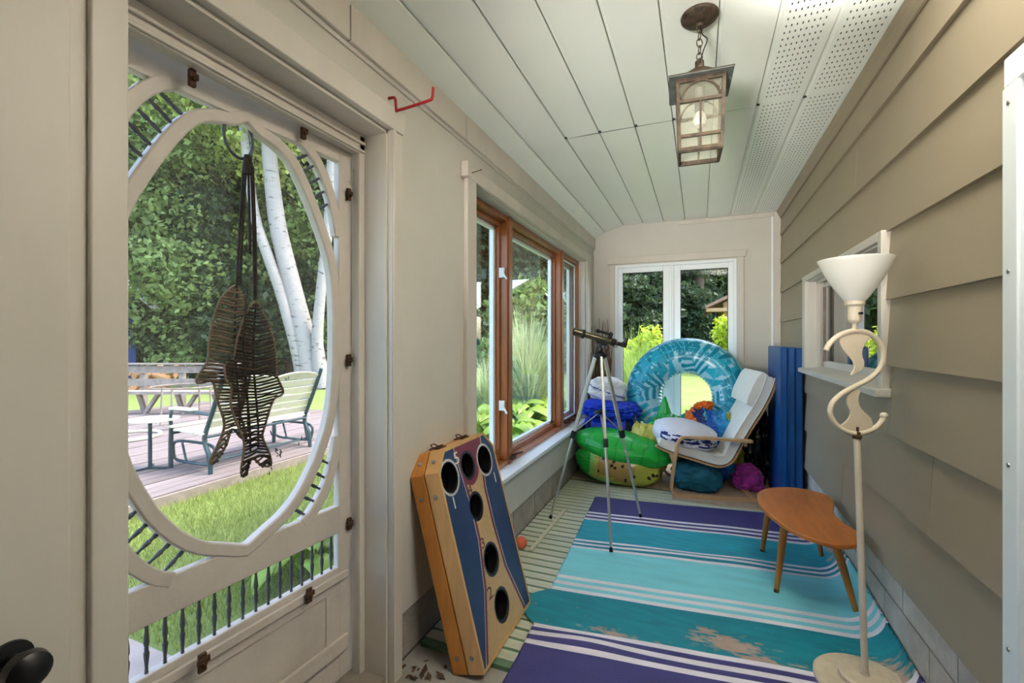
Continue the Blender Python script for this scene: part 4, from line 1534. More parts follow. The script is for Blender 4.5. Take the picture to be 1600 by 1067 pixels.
# white pillow with navy print on the seat
WP, NVY = lin((236, 232, 238)), lin((44, 50, 112))


def pilcol(d):
    n = noise.noise((d.x * 5, d.y * 4, d.z * 7))
    if d.y < -.35 and -.42 < d.z < .20 and n > -.06 and d.x > -.8:
        return NVY
    return WP


pil = thing('seat_pillow', 'puffy white pillow with navy print lying on the lounge chair seat', 'pillow', c3(.13, .30, .40))
obj('pillow_cover', blob(c3(.12, .30, .455), (.255, .27, .115), .05, 2.2, 4, 2.5, 110, 60, pilcol, RY(.16, 0.0, .165), .03), m_pillow, pil, smooth=1.5)

# folded watermelon float
GRM = lin((36, 172, 64))
GR, GRD, PLE, YEL, FLS, SEED = lin((44, 196, 70)), lin((24, 150, 56)), lin((150, 220, 120)), lin((206, 206, 84)), lin((196, 160, 88)), lin((38, 34, 24))
seeds = [(rr.uniform(-.8, .95), rr.uniform(-.9, .5)) for _ in range(26)]


def seedhit(x, z, sx, sz):
    for a, b in seeds:
        if abs(x - a) < sx and abs(z - b) < sz * (1 - .5 * abs(x - a) / sx):
            return True
    return False


def topcol(d):
    z = d.z + .16 * d.x
    if z > -.32:
        s = math.sin(d.x * 22 + 2 * noise.noise((d.x * 3, d.y * 3, 1)))
        return GR if s > -.86 else GRM
    if z > -.45:
        return PLE
    if z > -.95 and seedhit(d.x, d.z, .030, .08):
        return SEED
    return YEL if z > -.7 else FLS


def botcol(d):
    e = max(-d.x * 1.0, -d.z * .62) + .12 * d.z * (d.x > 0)
    if e > .60:
        return GR if math.sin(math.atan2(d.z, d.x) * 26) > -.8 else GRM
    if e > .50:
        return PLE
    if e > .40:
        return YEL
    if seedhit(d.x, d.z, .030, .09):
        return SEED
    return FLS if d.x < .45 else YEL


mf = thing('watermelon_float', 'folded green watermelon slice pool float with yellow flesh and dark seeds', 'pool float', (-.64, 3.98, 0))
obj('upper_lobe', blob((-.625, 4.02, .315), (.41, .21, .115), .04, 2.0, 2, 2.15, 200, 90, topcol, RY(.17, .25, .02), .02), m_paint, mf, smooth=1.5)
obj('lower_lobe', blob((-.66, 3.985, .168), (.36, .18, .168), .05, 2.0, 5, 2.1, 200, 90, botcol, RY(.10, -.25, .05), .03, .004), m_paint, mf, smooth=1.5)
obj('float_valve', MB().lathe([(.011, 0), (.011, .010), (.006, .014), (.006, .02)], c=(-.95, 3.92, .335), n=12, axis=(-.4, -.8, .3)), m_vinyl, mf)

# royal blue folded chairs in bags
bb = thing('blue_bag', 'royal blue nylon bag lying on top of the blue carry case in the left corner', 'bag', (-.80, 4.38, .52))
obj('bag_body', blob((-.775, 4.37, .585), (.265, .20, .080), .14, 3.2, 3, 3.0, 110, 60, None, RY(.02, 0, .1), .22), m_royal, bb, smooth=1.2)
obj('bag_flap', blob((-.80, 4.25, .635), (.215, .11, .035), .15, 4, 9, 2.6, 80, 40, None, RY(.05, .2, .1), .2), m_royal, bb, smooth=1.2)
bc = thing('carry_case', 'royal blue carry case with black straps under the other blue bag', 'bag', (-.80, 4.40, 0))
obj('case_body', blob((-.79, 4.42, .26), (.26, .19, .262), .06, 2.6, 6, 4.0, 90, 60, None, None, .08, .008), m_royal, bc, smooth=1.2)
for x in (-.955, -.60):
    obj('strap', MB().band([(x, 4.40, .02), (x, 4.222, .03), (x - .005, 4.208, .25), (x, 4.215, .50)], .004, .03, (1, 0, 0)), m_black, bc)
obj('buckle', MB().box(-.622, -.578, 4.192, 4.21, .40, .45), m_black, bc, bev=.005)
obj('case_handle', MB().tube(catmull([Vector(p) for p in [(-.56, 4.25, .36), (-.54, 4.19, .44), (-.535, 4.18, .52), (-.55, 4.25, .58)]], 4), .010, 8), m_black, bc)
tt = thing('tote_bag', 'stuffed white canvas tote with a navy stripe on top of the blue bags', 'bag', (-.83, 4.42, .66))
def totecol(d):
    q = d.z + .35 * d.x + .1
    return lin((96, 100, 150)) if abs(q) < .05 and d.y < .3 else lin((236, 232, 230))


obj('tote_body', blob((-.825, 4.42, .765), (.18, .16, .115), .14, 2.2, 12, 2.8, 120, 80, totecol, RY(.12, 0, .2), .10), m_pillow, tt, smooth=1.4)
rd = thing('reed_bundle', 'upright bundle of dry brown reeds in the far left corner', 'reeds', (-.93, 4.66, 0))
rb_ = MB()
for k in range(60):
    x, y = -.93 + rr.uniform(-.09, .09), 4.66 + rr.uniform(-.10, .10)
    h = rr.uniform(1.05, 1.2) if k % 5 else rr.uniform(1.25, 1.48)
    rb_.tube([(x, y, .004), (x + rr.uniform(-.015, .015), y, h * .6), (x + rr.uniform(-.03, .05), y + rr.uniform(-.02, .02), h)], [.0075, .007, .0025], 5)
obj('reed_stems', rb_, m_reed, rd)
for z in (.35, .85):
    obj('twine', MB().tube([(-.93 + .105 * math.cos(t), 4.66 + .115 * math.sin(t), z) for t in [2 * math.pi * k / 24 for k in range(24)]], .005, 6, True), m_rope, rd)

yf = thing('deflated_float', 'crumpled yellow deflated float between the watermelon float and the chair', 'pool float', (-.43, 4.18, 0))


def yelcol(d):
    return SEED if noise.noise((d.x * 9, d.y * 9, d.z * 9)) > .62 else lin((224, 208, 92))


obj('float_skin', blob((-.43, 4.20, .25), (.15, .13, .27), .22, 1.8, 21, 2.3, 110, 70, yelcol, RY(-.12, 0, .2), .16, .004), m_paint, yf, smooth=1.2)
gf = thing('green_film', 'crumpled bright green plastic film heaped under the swim ring', 'plastic film', (-.24, 4.34, .2))
obj('film_heap', blob((-.24, 4.22, .50), (.15, .13, .09), .25, 2.4, 31, 2.2, 110, 70, None, RY(.05, 0, 0), .28), m_green, gf, smooth=1.0)
obj('film_peak', MB().lathe([(.085, 0), (.060, .06), (.035, .13), (.012, .19), (.002, .20)], c=(-.285, 4.26, .545), n=14), m_green, gf, smooth=.5)


def stripecol(d):
    a = d.x + .25 * d.z + .12 * noise.noise((d.x * 3, d.y * 3, d.z * 3))
    pal = [(-.75, (60, 168, 214)), (-.50, (26, 132, 196)), (-.40, (30, 160, 120)), (-.28, (250, 118, 30)), (-.18, (250, 118, 30)), (.10, (44, 56, 130)), (.16, (60, 180, 150)), (.42, (24, 104, 206)), (.60, (34, 150, 214)), (.72, (60, 170, 220)), (2, (206, 208, 60))]
    for t, c in pal:
        if a < t:
            return lin(c)
    return lin((30, 120, 200))


sf_ = thing('striped_float', 'crumpled blue, navy and orange beach float heaped behind the chair seat', 'pool float', (.05, 4.34, 0))
obj('float_skin', blob((.06, 4.32, .325), (.27, .14, .30), .10, 2.4, 41, 3.0, 150, 80, stripecol, RY(.04, 0, .05), .20, .004), m_paint, sf_, smooth=1.2)
of = thing('orange_fabric', 'small scrap of orange fabric inside the swim ring', 'fabric', (0.0, 4.42, .66))
obj('fabric_fold', blob((.03, 4.40, .655), (.085, .05, .040), .2, 3, 51, 2.2, 60, 36, None, RY(-.25, 0, 0), .5), m_orange, of, smooth=1.0)
tb = thing('teal_bag', 'dark teal cloth bag on the floor beneath the lounge chair', 'bag', (-.02, 4.12, 0))
obj('bag_body', blob((-.02, 4.06, .125), (.19, .12, .13), .12, 2.6, 61, 2.6, 70, 44, None, None, .22, .008), m_teal, tb, smooth=1.2)
mg = thing('magenta_cloth', 'shiny magenta cloth bundle on the floor behind the lounge chair', 'fabric', (.36, 4.27, 0))
obj('cloth_bundle', blob((.37, 4.22, .100), (.115, .10, .112), .25, 1.8, 71, 2.2, 90, 56, None, None, .20, .008), m_magenta, mg, smooth=1.0)
gb = thing('garbage_bag', 'tall black plastic garbage bag between lounge chair and blue mats', 'bag', (.47, 4.36, 0))
obj('bag_film', blob((.445, 4.50, .33), (.105, .20, .345), .10, 3.0, 81, 3.0, 90, 70, None, None, .3, .008), m_bin, gb, smooth=1.0)
nb = thing('navy_crate', 'dark navy fabric crate behind the lounge chair', 'crate', (.26, 4.60, 0))
obj('crate_body', MB().box(.16, .36, 4.60, 4.80, .01, .30), m_navy, nb, bev=.02)
obj('crate_rim', MB().box(.15, .37, 4.59, 4.81, .28, .31), m_black, nb, bev=.01)

# ------------------------------------------------------------------ folded blue gym mat
gm = thing('gym_mat', 'folded blue vinyl gym mat standing against the siding under the small window', 'mat', (.62, 4.07, 0.008))
for k in range(3):
    x0 = .540 + k * .0485
    pnl = obj('mat_panel', MB().box(x0, x0 + .0455, 3.775 + .006 * k, 4.42, .008, 1.195 - .004 * k), m_blue, gm, bev=.009)
    obj('panel_seam', MB().box(x0 + .001, x0 + .004, 3.772 + .006 * k, 3.776 + .006 * k, .03, 1.18), m_blue, pnl)
for zz in (.35, .85):
    obj('hinge_flap', MB().box(.5855, .5885, 3.768, 3.79, zz - .15, zz + .15), m_blue, gm, bev=.001)

# ------------------------------------------------------------------ woven fish hanging in the screen door's oval
rrF = random.Random(11)


def fish(name, label, u0, z0, out, off, flip, mat_w):
    """out: outline (du, z) list around the body, head up; the fish hangs head up from its cord"""
    root = thing(name, label, 'fish ornament', D(u0, z0, off))
    P2 = [Vector((a, b, 0)) for a, b in out]
    loop = catmull(P2, 4, True)
    pts = [Vector(D(u0 + p.x, p.y, off)) for p in loop]
    obj('wicker_rim', MB().tube(pts, .0036, 6, True), m_wickl, root)
    zs = [p.y for p in loop]
    zmin, zmax = min(zs), max(zs)
    z = zmax - .012
    k = 0
    while z > zmin + .006:
        xs = []
        n = len(loop)
        for i in range(n):
            a, b = loop[i], loop[(i + 1) % n]
            if (a.y - z) * (b.y - z) < 0:
                xs.append(a.x + (b.x - a.x) * (z - a.y) / (b.y - a.y))
        xs.sort()
        for i in range(0, len(xs) - 1, 2):
            xa, xb = xs[i], xs[i + 1]
            if xb - xa < .008:
                continue
            mb = MB()
            m = 6
            bow = .014 * math.sin((zmax - z) * 9)
            pp = []
            for q in range(m + 1):
                f = q / m
                uu = xa + (xb - xa) * f
                zz = z + bow * (abs(2 * f - 1) - .5) + rrF.uniform(-.0012, .0012)
                pp.append(Vector(D(u0 + uu, zz, off + .010 * math.sin(math.pi * f) * (1 if k % 2 else .2))))
            rad = rrF.uniform(.0026, .0043)
            mb.tube(pp, rad, 5)
            obj('wicker_rod', mb, mat_w, root)
        z -= rrF.uniform(.0082, .0108)
        k += 1
    for (a, b) in ((0.0, 0.0), (.03 * flip, .025 * flip)):
        sp_ = [Vector(D(u0 + a + (b - a) * f + .008 * math.sin(f * 5), zmax - .01 + (zmin + .08 - zmax) * f, off + .004)) for f in [q / 10 for q in range(11)]]
        obj('spine_cord', MB().tube(sp_, .0032, 5), m_wick, root)
    return root


# outlines in metres: u grows towards the near side (left in the photograph)
f2 = [(0, 1.362), (.030, 1.318), (.052, 1.255), (.064, 1.20), (.088, 1.178), (.084, 1.135), (.070, 1.118), (.072, 1.07), (.058, 1.02), (.036, .965), (.034, .93), (.042, .87), (.030, .855), (.010, .900), (-.022, .872), (-.050, .866), (-.046, .90), (-.024, .955), (-.030, .985), (-.058, 1.062), (-.085, 1.075), (-.092, 1.09), (-.072, 1.135), (-.066, 1.20), (-.052, 1.27), (-.024, 1.33)]
f1 = [(0, 1.405), (.042, 1.365), (.066, 1.30), (.076, 1.24), (.080, 1.19), (.108, 1.142), (.098, 1.132), (.066, 1.132), (.054, 1.08), (.034, 1.01), (.052, .955), (.074, .915), (.060, .908), (.030, .948), (.012, .992), (-.012, .965), (-.030, .955), (-.022, 1.0), (-.012, 1.03), (-.030, 1.09), (-.046, 1.18), (-.040, 1.28), (-.022, 1.36)]
fish('wicker_fish', 'dark wicker fish in front, the right one of two in the screen door', .392, 1.362, f2, .014, 1, m_wick)
fish('wicker_fish', 'paler wicker fish behind, the left one of two in the screen door', .430, 1.405, f1, -.012, -1, m_wickl)
hr_ = thing('hanging_ring', 'dark metal ring with braided cords holding the two wicker fish', 'ring', D(.42, 1.86, -.004))
obj('metal_ring', MB().tube([D(.420 + .047 * math.cos(t), 1.838 + .058 * math.sin(t), -.016 + .006 * math.cos(t)) for t in [2 * math.pi * k / 32 for k in range(32)]], .0048, 8, True), m_iron, hr_)
obj('cord_wrap', MB().tube([D(.404, 1.79, 0), D(.404, 1.765, 0), D(.404, 1.735, 0)], [.010, .013, .012], 10), m_rope, hr_)
for (ua, ub, zb, o) in ((.412, .430, 1.40, -.010), (.408, .424, 1.41, -.004), (.398, .392, 1.36, .012), (.394, .388, 1.37, .014), (.404, .400, 1.50, .004)):
    obj('cord', MB().tube([D(ua, 1.76, o * .5), D(ua * .5 + ub * .5, (1.76 + zb) / 2, o), D(ub, zb, o)], .0036, 6), m_rope, hr_)

# ------------------------------------------------------------------ outdoors
GZ = -0.15
lawn = MB().add([(-60, -20, GZ), (60, -20, GZ), (60, 70, GZ), (-60, 70, GZ)], [(0, 1, 2, 3)])
tag(obj('lawn', lawn, m_lawn, smooth=0), 'mown green lawn around the porch', kind='structure')
tag(obj('path', MB().box(-2.55, -1.32, -1.0, 1.28, GZ - .05, GZ + .012), m_path, bev=.005), 'pinkish concrete path outside the screen door', kind='structure')
g = np.random.default_rng(5)


def np_obj(name, vs, fs, mat, parent=None, kind=None):
    me = bpy.data.meshes.new(name)
    me.from_pydata([], [], [])
    nv, nf, k = len(vs), len(fs), fs.shape[1]
    me.vertices.add(nv)
    me.vertices.foreach_set('co', vs.astype(np.float32).ravel())
    me.loops.add(nf * k)
    me.loops.foreach_set('vertex_index', fs.astype(np.int32).ravel())
    me.polygons.add(nf)
    me.polygons.foreach_set('loop_start', np.arange(0, nf * k, k, dtype=np.int32))
    me.update(calc_edges=True)
    me.validate()
    me.materials.append(mat)
    o = link(name, me, parent)
    ORG[o.name] = ORG.get(parent.name, Vector((0, 0, 0))) if parent else Vector((0, 0, 0))
    if kind:
        o['kind'] = kind
    return o


def blades(regions, h0, h1, w):
    V = []
    for (x0, x1, y0, y1, n) in regions:
        p = np.stack([g.uniform(x0, x1, n), g.uniform(y0, y1, n), np.full(n, GZ)], 1)
        a = g.uniform(0, 6.283, n)
        d = np.stack([np.cos(a), np.sin(a), np.zeros(n)], 1) * (w / 2)
        h = g.uniform(h0, h1, n)
        tip = p + np.stack([g.normal(0, .35, n) * h, g.normal(0, .35, n) * h, h], 1)
        V.append(np.stack([p - d, p + d, tip], 1))
    V = np.concatenate(V).reshape(-1, 3)
    return V, np.arange(len(V)).reshape(-1, 3)


v, f = blades([(-4.10, -1.40, 1.3, 5.2, 42000), (-4.10, -2.6, .2, 1.3, 9000), (-6, -1.7, 5.2, 9, 16000), (-3, 1.5, 5.5, 10, 16000)], .03, .075, .006)
go = np_obj('grass_blades', v, f, m_blade)
tag(go, 'short grass blades on the lawn near the porch', 'grass', kind='stuff')

# weathered deck
dk = setting('deck', 'weathered grey wooden deck beyond the lawn strip', (-4.15, 2.5, -.05))
dkm = mesh('deck_board', MB().box(-.063, .063, -3.9, 3.9, -.04, 0), m_deck)
k = 0
while -4.22 - .141 * k > -9.6:
    inst('deck_board', dkm, dk, (-4.22 - .141 * k, 2.5, -.05 - .002 * (k % 3)))
    k += 1
obj('fascia_board', MB().box(-4.15, -4.12, -1.4, 6.4, GZ, -.06), m_grey, dk)
obj('deck_joist', MB().box(-9.6, -4.16, -1.4, 6.4, GZ - .02, -.10), m_hole, dk)

# glider bench
gl = thing('glider_bench', 'cream slatted glider bench with dark teal metal frame on the deck, seen from behind', 'bench', (-4.67, 3.55, -.05))
gy0, gy1 = 2.95, 4.16
for y in (gy0, gy1):
    fr1 = MB()
    fr1.tube(catmull([Vector(p) for p in [(-4.36, y, -.05), (-4.37, y, .10), (-4.44, y, .24), (-4.43, y, .34), (-4.33, y, .55), (-4.22, y, .80), (-4.18, y, .90)]], 4), .022, 8)
    fr1.tube([(-4.96, y, -.05), (-4.96, y, .20), (-4.95, y, .36)], .022, 8)
    fr1.tube(catmull([Vector(p) for p in [(-4.95, y, .34), (-4.96, y, .48), (-4.90, y, .545), (-4.60, y, .53), (-4.33, y, .52)]], 4), .017, 8)
    obj('end_frame', fr1, m_teal_i, gl)
    lp_ = catmull([Vector(p) for p in [(-5.00, y + .05, .10), (-4.97, y + .05, .20), (-4.70, y + .05, .22), (-4.40, y + .05, .20), (-4.38, y + .05, .08), (-4.44, y + .05, .02), (-4.70, y + .05, .01), (-4.95, y + .05, .02)]], 4, True)
    obj('rocker_loop', MB().tube(lp_, .015, 7, True), m_teal_i, gl)
    obj('swing_arm', MB().tube([(-4.86, y + .05, .20), (-4.80, y + .05, .02)], .011, 6).tube([(-4.50, y + .05, .20), (-4.46, y + .05, .02)], .011, 6), m_teal_i, gl)
    obj('armrest', MB().box(-4.93, -4.60, y - .04, y + .04, .545, .565), m_slat, gl, bev=.005)
for k in range(5):
    x = -4.93 + k * .105
    z = .365 - .02 * k / 4 + (.02 if k == 0 else 0)
    obj('seat_slat', MB().box(x, x + .090, gy0 - .06, gy1 + .06, z - .018, z), m_slat, gl, bev=.003)
for k in range(6):
    f0, f1 = k / 6, (k + .76) / 6
    p0, p1 = Vector((-4.43 + .24 * f0, 0, .38 + .50 * f0)), Vector((-4.43 + .24 * f1, 0, .38 + .50 * f1))
    mb = MB()
    if k < 5:
        mb.prism([(p0.x, gy0 + .02, p0.z), (p1.x, gy0 + .02, p1.z), (p1.x - .018, gy0 + .02, p1.z + .008), (p0.x - .018, gy0 + .02, p0.z + .008)], (0, gy1 - gy0 - .04, 0))
    else:
        top = []
        n = 24
        for i in range(n + 1):
            y = gy0 + .02 + (gy1 - gy0 - .04) * i / n
            hz = .045 * abs(math.sin(math.pi * 2 * i / n)) ** .7
            top.append(Vector((p1.x + hz * .4, y, p1.z - .03 + hz)))
        mb.prism([Vector((p0.x, gy0 + .02, p0.z))] + top + [Vector((p0.x, gy1 - .02, p0.z))], (-.018, 0, .008))
    obj('back_slat', mb, m_slat, gl, smooth=.4)
obj('stretcher', MB().tube([(-4.42, gy0, .30), (-4.42, gy1, .30)], .014, 8).tube([(-4.94, gy0, .30), (-4.94, gy1, .30)], .014, 8).tube([(-4.42, gy0 + .05, .05), (-4.42, gy1 + .05, .05)], .012, 8), m_teal_i, gl)
stb = thing('side_table', 'small white octagonal garden table at the near end of the glider bench', 'table', (-5.10, 2.82, -.05))
obj('table_top', MB().prism([(-5.09 + .225 * math.cos(t), 2.86 + .225 * math.sin(t), .435) for t in [math.pi / 8 + k * math.pi / 4 for k in range(8)]], (0, 0, .018)), m_slat, stb, bev=.004)
obj('pedestal', MB().tube([(-5.10, 2.84, -.05), (-5.10, 2.84, .435)], .018, 8), m_teal_i, stb)
for t in range(3):
    obj('foot', MB().bar((-5.10, 2.84, -.035), (-5.10 + .16 * math.cos(t * 2.1 + .4), 2.84 + .16 * math.sin(t * 2.1 + .4), -.042), .03, .016), m_teal_i, stb)

R8 = lambda px, d, z: Vector((ray(px, 530).x * d, ray(px, 530).y * d, z))
rb = thing('railing_bench', 'grey timber rail with a seat plank at the far edge of the deck', 'fence', R8(270, 8.3, -.05))
dn = (R8(400, 8.3, 0) - R8(180, 8.3, 0)).normalized()
up8 = Vector((0, 0, 1))
for (z, h) in ((.70, .13), (.465, .13)):
    obj('rail_board', MB().bar(R8(186, 8.3, z), R8(372, 8.3, z), .035, h), m_grey, rb)
obj('cap_rail', MB().bar(R8(184, 8.3, .80), R8(374, 8.3, .80), .12, .03), m_grey, rb)
obj('seat_plank', MB().bar(R8(186, 7.95, .325), R8(372, 7.95, .325), .26, .05), m_grey, rb)
for px in (225, 285, 345):
    obj('post', MB().bar(R8(px, 8.35, -.06), R8(px, 8.35, .78), .09, .07), m_grey, rb)
for px in (218, 278, 336):
    c = R8(px, 7.95, -.05)
    nn = Vector((-dn.y, dn.x, 0))
    obj('trestle_leg', MB().bar(c + nn * .12, c - nn * .02 + up8 * .36, .07, .05), m_grey, rb)
    obj('trestle_leg', MB().bar(c + dn * .10, c + dn * .34 + up8 * .36, .07, .05), m_grey, rb)
gt = thing('glass_table', 'round glass patio table between the glider bench and the deck rail', 'table', R8(291, 6.9, -.05))
gc = R8(291, 6.9, 0)
obj('glass_top', MB().lathe([(.01, .535), (.42, .535), (.43, .54), (.42, .547), (.01, .547)], c=gc, n=36), m_glass, gt)
obj('top_rim', MB().tube([gc + Vector((.43 * math.cos(t), .43 * math.sin(t), .54)) for t in [2 * math.pi * k / 36 for k in range(36)]], .012, 6, True), m_grey, gt)
for t in range(4):
    q = Vector((math.cos(t * math.pi / 2 + .5), math.sin(t * math.pi / 2 + .5), 0))
    obj('leg', MB().tube([gc + q * .34 + Vector((0, 0, .53)), gc + q * .36 + Vector((0, 0, -.05))], .014, 8), m_grey, gt)
hp_ = obj('plastic_hoop', MB().tube([(-7.0 + .36 * math.cos(t), 3.62 + .36 * math.sin(t), -.030) for t in [2 * math.pi * k / 40 for k in range(40)]], .020, 8, True), m_slat, org=(-7.0, 3.62, -.05))
tag(hp_, 'pale plastic hoop lying on the deck behind the side table', 'hoop')

# blue shed and wood pile
sh = thing('garden_shed', 'blue shed with a white-edged sloping roof behind the deck rail', 'shed', (-17, 7, GZ))
obj('shed_wall', MB().prism([(-16, 4.6, GZ), (-16, 8.52, GZ), (-16, 8.52, 2.35), (-16, 6.5, 4.1), (-16, 4.6, 2.4)], (-3, 0, 0)), m_shed, sh)
for (ya, yb, za, zb) in ((6.45, 9.0, 4.3, 2.15), (6.55, 4.1, 4.3, 2.15)):
    obj('roof_slab', MB().bar((-17.4, ya, za), (-17.4, yb, zb), 3.5, .10, (0, 0, 1)), m_roof, sh)
    obj('barge_board', MB().bar((-15.62, ya, za - .03), (-15.62, yb, zb - .03), .05, .22), m_vinyl, sh)
wp = thing('wood_pile', 'heap of cut firewood in front of the trees by the shed', 'firewood', R8(235, 12.6, GZ))
lgm = mesh('log', MB().tube([(0, -.30, 0), (0, .30, 0)], .075, 9), m_log)
for k in range(34):
    row = 0 if k < 11 else (1 if k < 20 else (2 if k < 28 else 3))
    px = 212 + (k * 37 % 46) + row * 3
    p = R8(px, 12.6 + R.uniform(-.3, .3), GZ + .08 + row * .15 + R.uniform(-.02, .02))
    inst('log', lgm, wp, p, (R.uniform(-.5, .5), 0, R.uniform(0, 3.1)))

# ---- trees: leaf clouds made of folded diamonds


def leafcloud(blobs, n, size, seed, droop=0.0, aspect=.55):
    gg = np.random.default_rng(seed)
    vol = np.array([b[3] * b[4] * b[5] for b in blobs]) ** .75
    cnt = np.maximum(20, (n * vol / vol.sum()).astype(int))
    P = []
    for b, c in zip(blobs, cnt):
        d = gg.normal(size=(c, 3))
        d /= np.linalg.norm(d, axis=1)[:, None]
        r = gg.uniform(.45, 1.0, c) ** .5
        r *= 1 + .18 * np.sin(d[:, 0] * 7 + b[0]) * np.sin(d[:, 1] * 6) + .15 * np.sin(d[:, 2] * 9 + b[1])
        P.append(np.array(b[:3]) + d * r[:, None] * np.array(b[3:6]))
    P = np.concatenate(P)
    m = len(P)
    a = gg.normal(size=(m, 3))
    a[:, 2] -= droop
    a /= np.linalg.norm(a, axis=1)[:, None]
    h = gg.normal(size=(m, 3))
    h[:, 2] += .6
    b = np.cross(a, h)
    b /= np.linalg.norm(b, axis=1)[:, None] + 1e-6
    L = size * gg.uniform(.6, 1.4, m)[:, None]
    nrm = np.cross(a, b)
    q0 = P - a * L * .5
    q1 = P + b * L * aspect * .5 - nrm * L * .10
    q2 = P + a * L * .5
    q3 = P - b * L * aspect * .5 - nrm * L * .10
    V = np.stack([q0, q1, q2, q3], 1).reshape(-1, 3)
    return V, np.arange(m * 4).reshape(-1, 4)


def crown(h, w, seed, low=.4, cone=False):
    rr_ = random.Random(seed)
    bl = []
    n = 20
    for i in range(n):
        f = (i + .5) / n
        z = low + (h - low) * f
        wid = w * (1 - f * .92) if cone else w * (.55 + .6 * math.sin(math.pi * min(1, f * .9 + .08)))
        for q in range(3 if not cone else 2):
            an = rr_.uniform(0, 6.28)
            rad = wid * rr_.uniform(.25, .62)
            s = wid * rr_.uniform(.34, .52)
            bl.append((rad * math.cos(an), rad * math.sin(an), z, s, s, s * (.55 if cone else .75)))
    return bl


def tree_proto(kind, h, w, n, size, mat, seed, low, cone, label, group):
    t = thing(kind, label, 'tree', (0, 0, GZ), 0, group)
    v, f = leafcloud(crown(h, w, seed, low, cone), n, size, seed, .4)
    fo = np_obj('foliage', v, f, mat, t, 'stuff')
    rr_ = random.Random(seed)
    pts = [Vector((rr_.uniform(-.1, .1) * k, rr_.uniform(-.1, .1) * k, h * .8 * k / 6)) for k in range(7)]
    tm = MB().tube(pts, [.20 - .025 * k for k in range(7)], 9)
    for k in range(8):
        p = pts[2 + k % 4]
        an = rr_.uniform(0, 6.28)
        tm.tube([p, p + Vector((math.cos(an) * w * .4, math.sin(an) * w * .4, h * .10))], [.06, .02], 6)
    obj('trunk', tm, m_bark, t, local=True)
    return t


GRP = 'trees of the dense wood beyond the lawn'
LBL = {'A': 'mid green leafy tree in the dense wood beyond deck and lawn', 'B': 'light yellow-green leafy tree in the dense wood beyond deck and lawn', 'C': 'dark conifer tree in the dense wood beyond the lawn'}
PR = {'A': tree_proto('leafy_tree', 12.5, 2.6, 30000, .21, m_leafA, 21, .3, False, LBL['A'], GRP),
      'B': tree_proto('leafy_tree', 12.0, 2.3, 28000, .20, m_leafB, 22, .8, False, LBL['B'], GRP),
      'C': tree_proto('conifer_tree', 13.5, 3.0, 30000, .24, m_leafC, 23, .2, True, LBL['C'], GRP)}
used = set()


def plant(kind, px, d, s=1.0):
    o = PR[kind] if kind not in used else copy_tree(PR[kind])
    used.add(kind)
    o.location = R8(px, d, GZ)
    o.rotation_euler = (0, 0, R.uniform(0, 6.28))
    sc_ = s * R.uniform(.92, 1.1)
    o.scale = (sc_, sc_, sc_)


for kd, px, d, s in (('A', 175, 16.5, 1), ('C', 232, 15.5, .9), ('A', 290, 15.2, .95), ('C', 345, 15.8, 1), ('B', 375, 17.5, 1), ('A', 425, 18.0, 1), ('C', 455, 17, 1), ('B', 500, 18.5, 1), ('A', 545, 17, 1.05),
                     ('A', 130, 19, 1.3), ('B', 250, 20.5, 1.3), ('A', 330, 21, 1.3), ('C', 400, 22, 1.5), ('A', 480, 23, 1.35), ('B', 560, 22, 1.3),
                     ('A', 640, 18, 1.1), ('C', 700, 17, 1.0), ('C', 752, 18, 1.0), ('A', 790, 19, 1.0), ('C', 826, 17, .95), ('C', 862, 20, 1.1), ('C', 900, 21, 1.0),
                     ('C', 950, 25, 1.2), ('C', 985, 29, 1.3), ('C', 1025, 28, 1.4), ('C', 1062, 32, 1.5), ('A', 1112, 36, 1.3), ('C', 1160, 34, 1.3), ('A', 1220, 28, 1.1), ('C', 1090, 39, 1.7),
                     ('A', 720, 25, 1.5), ('C', 840, 27, 1.6), ('C', 960, 33, 1.6), ('C', 1040, 37, 1.8), ('C', 90, 17, 1.1), ('A', 30, 18, 1.1)):
    plant(kd, px, d, s)

# birch clump
bt = thing('birch_tree', 'clump of three white-barked birch trunks at the edge of the lawn', 'tree', R8(490, 13, GZ))
dp = lambda x, y, d: Vector((ray(x, y).x * d, ray(x, y).y * d, CAM_H + ray(x, y).z * d))
for pts, rad in (([(476, 606, 13), (462, 540, 13), (438, 455, 13), (415, 390, 13), (398, 335, 13.1), (385, 240, 13.2), (372, 120, 13.4), (360, -80, 13.6)], [.20, .165, .15, .14, .135, .12, .10, .07]),
                 ([(490, 608, 13.1), (480, 545, 13.1), (462, 470, 13.2), (446, 405, 13.2), (432, 340, 13.3), (420, 230, 13.4), (412, 90, 13.5), (405, -100, 13.6)], [.42, .30, .26, .24, .23, .20, .16, .12]),
                 ([(505, 606, 12.9), (496, 540, 12.9), (500, 470, 12.9), (507, 405, 12.9), (513, 350, 13), (519, 220, 13), (524, 60, 13), (530, -120, 13)], [.25, .16, .14, .135, .13, .12, .10, .07])):
    obj('trunk', MB().tube(catmull([dp(*p) for p in pts], 3), [r for r0, r1 in zip(rad, rad[1:]) for r in (r0, r0 * .67 + r1 * .33, r0 * .33 + r1 * .67)] + [rad[-1]], 14), m_birch, bt)
bl = [(q.x, q.y, q.z, 1.3, 1.3, 1.1) for q in [dp(x, y, d) for x, y, d in ((330, 150, 13.5), (420, 130, 13), (480, 100, 13), (540, 170, 13.2), (380, 60, 13.4), (450, 20, 13), (300, 60, 13.5), (520, 30, 13), (560, 60, 13), (410, 230, 14.2), (250, 140, 13.8))]]
v, f = leafcloud(bl, 9000, .20, 77, .6)
v = v - np.array(ORG[bt.name])
np_obj('foliage', v, f, m_leafB, bt, 'stuff')


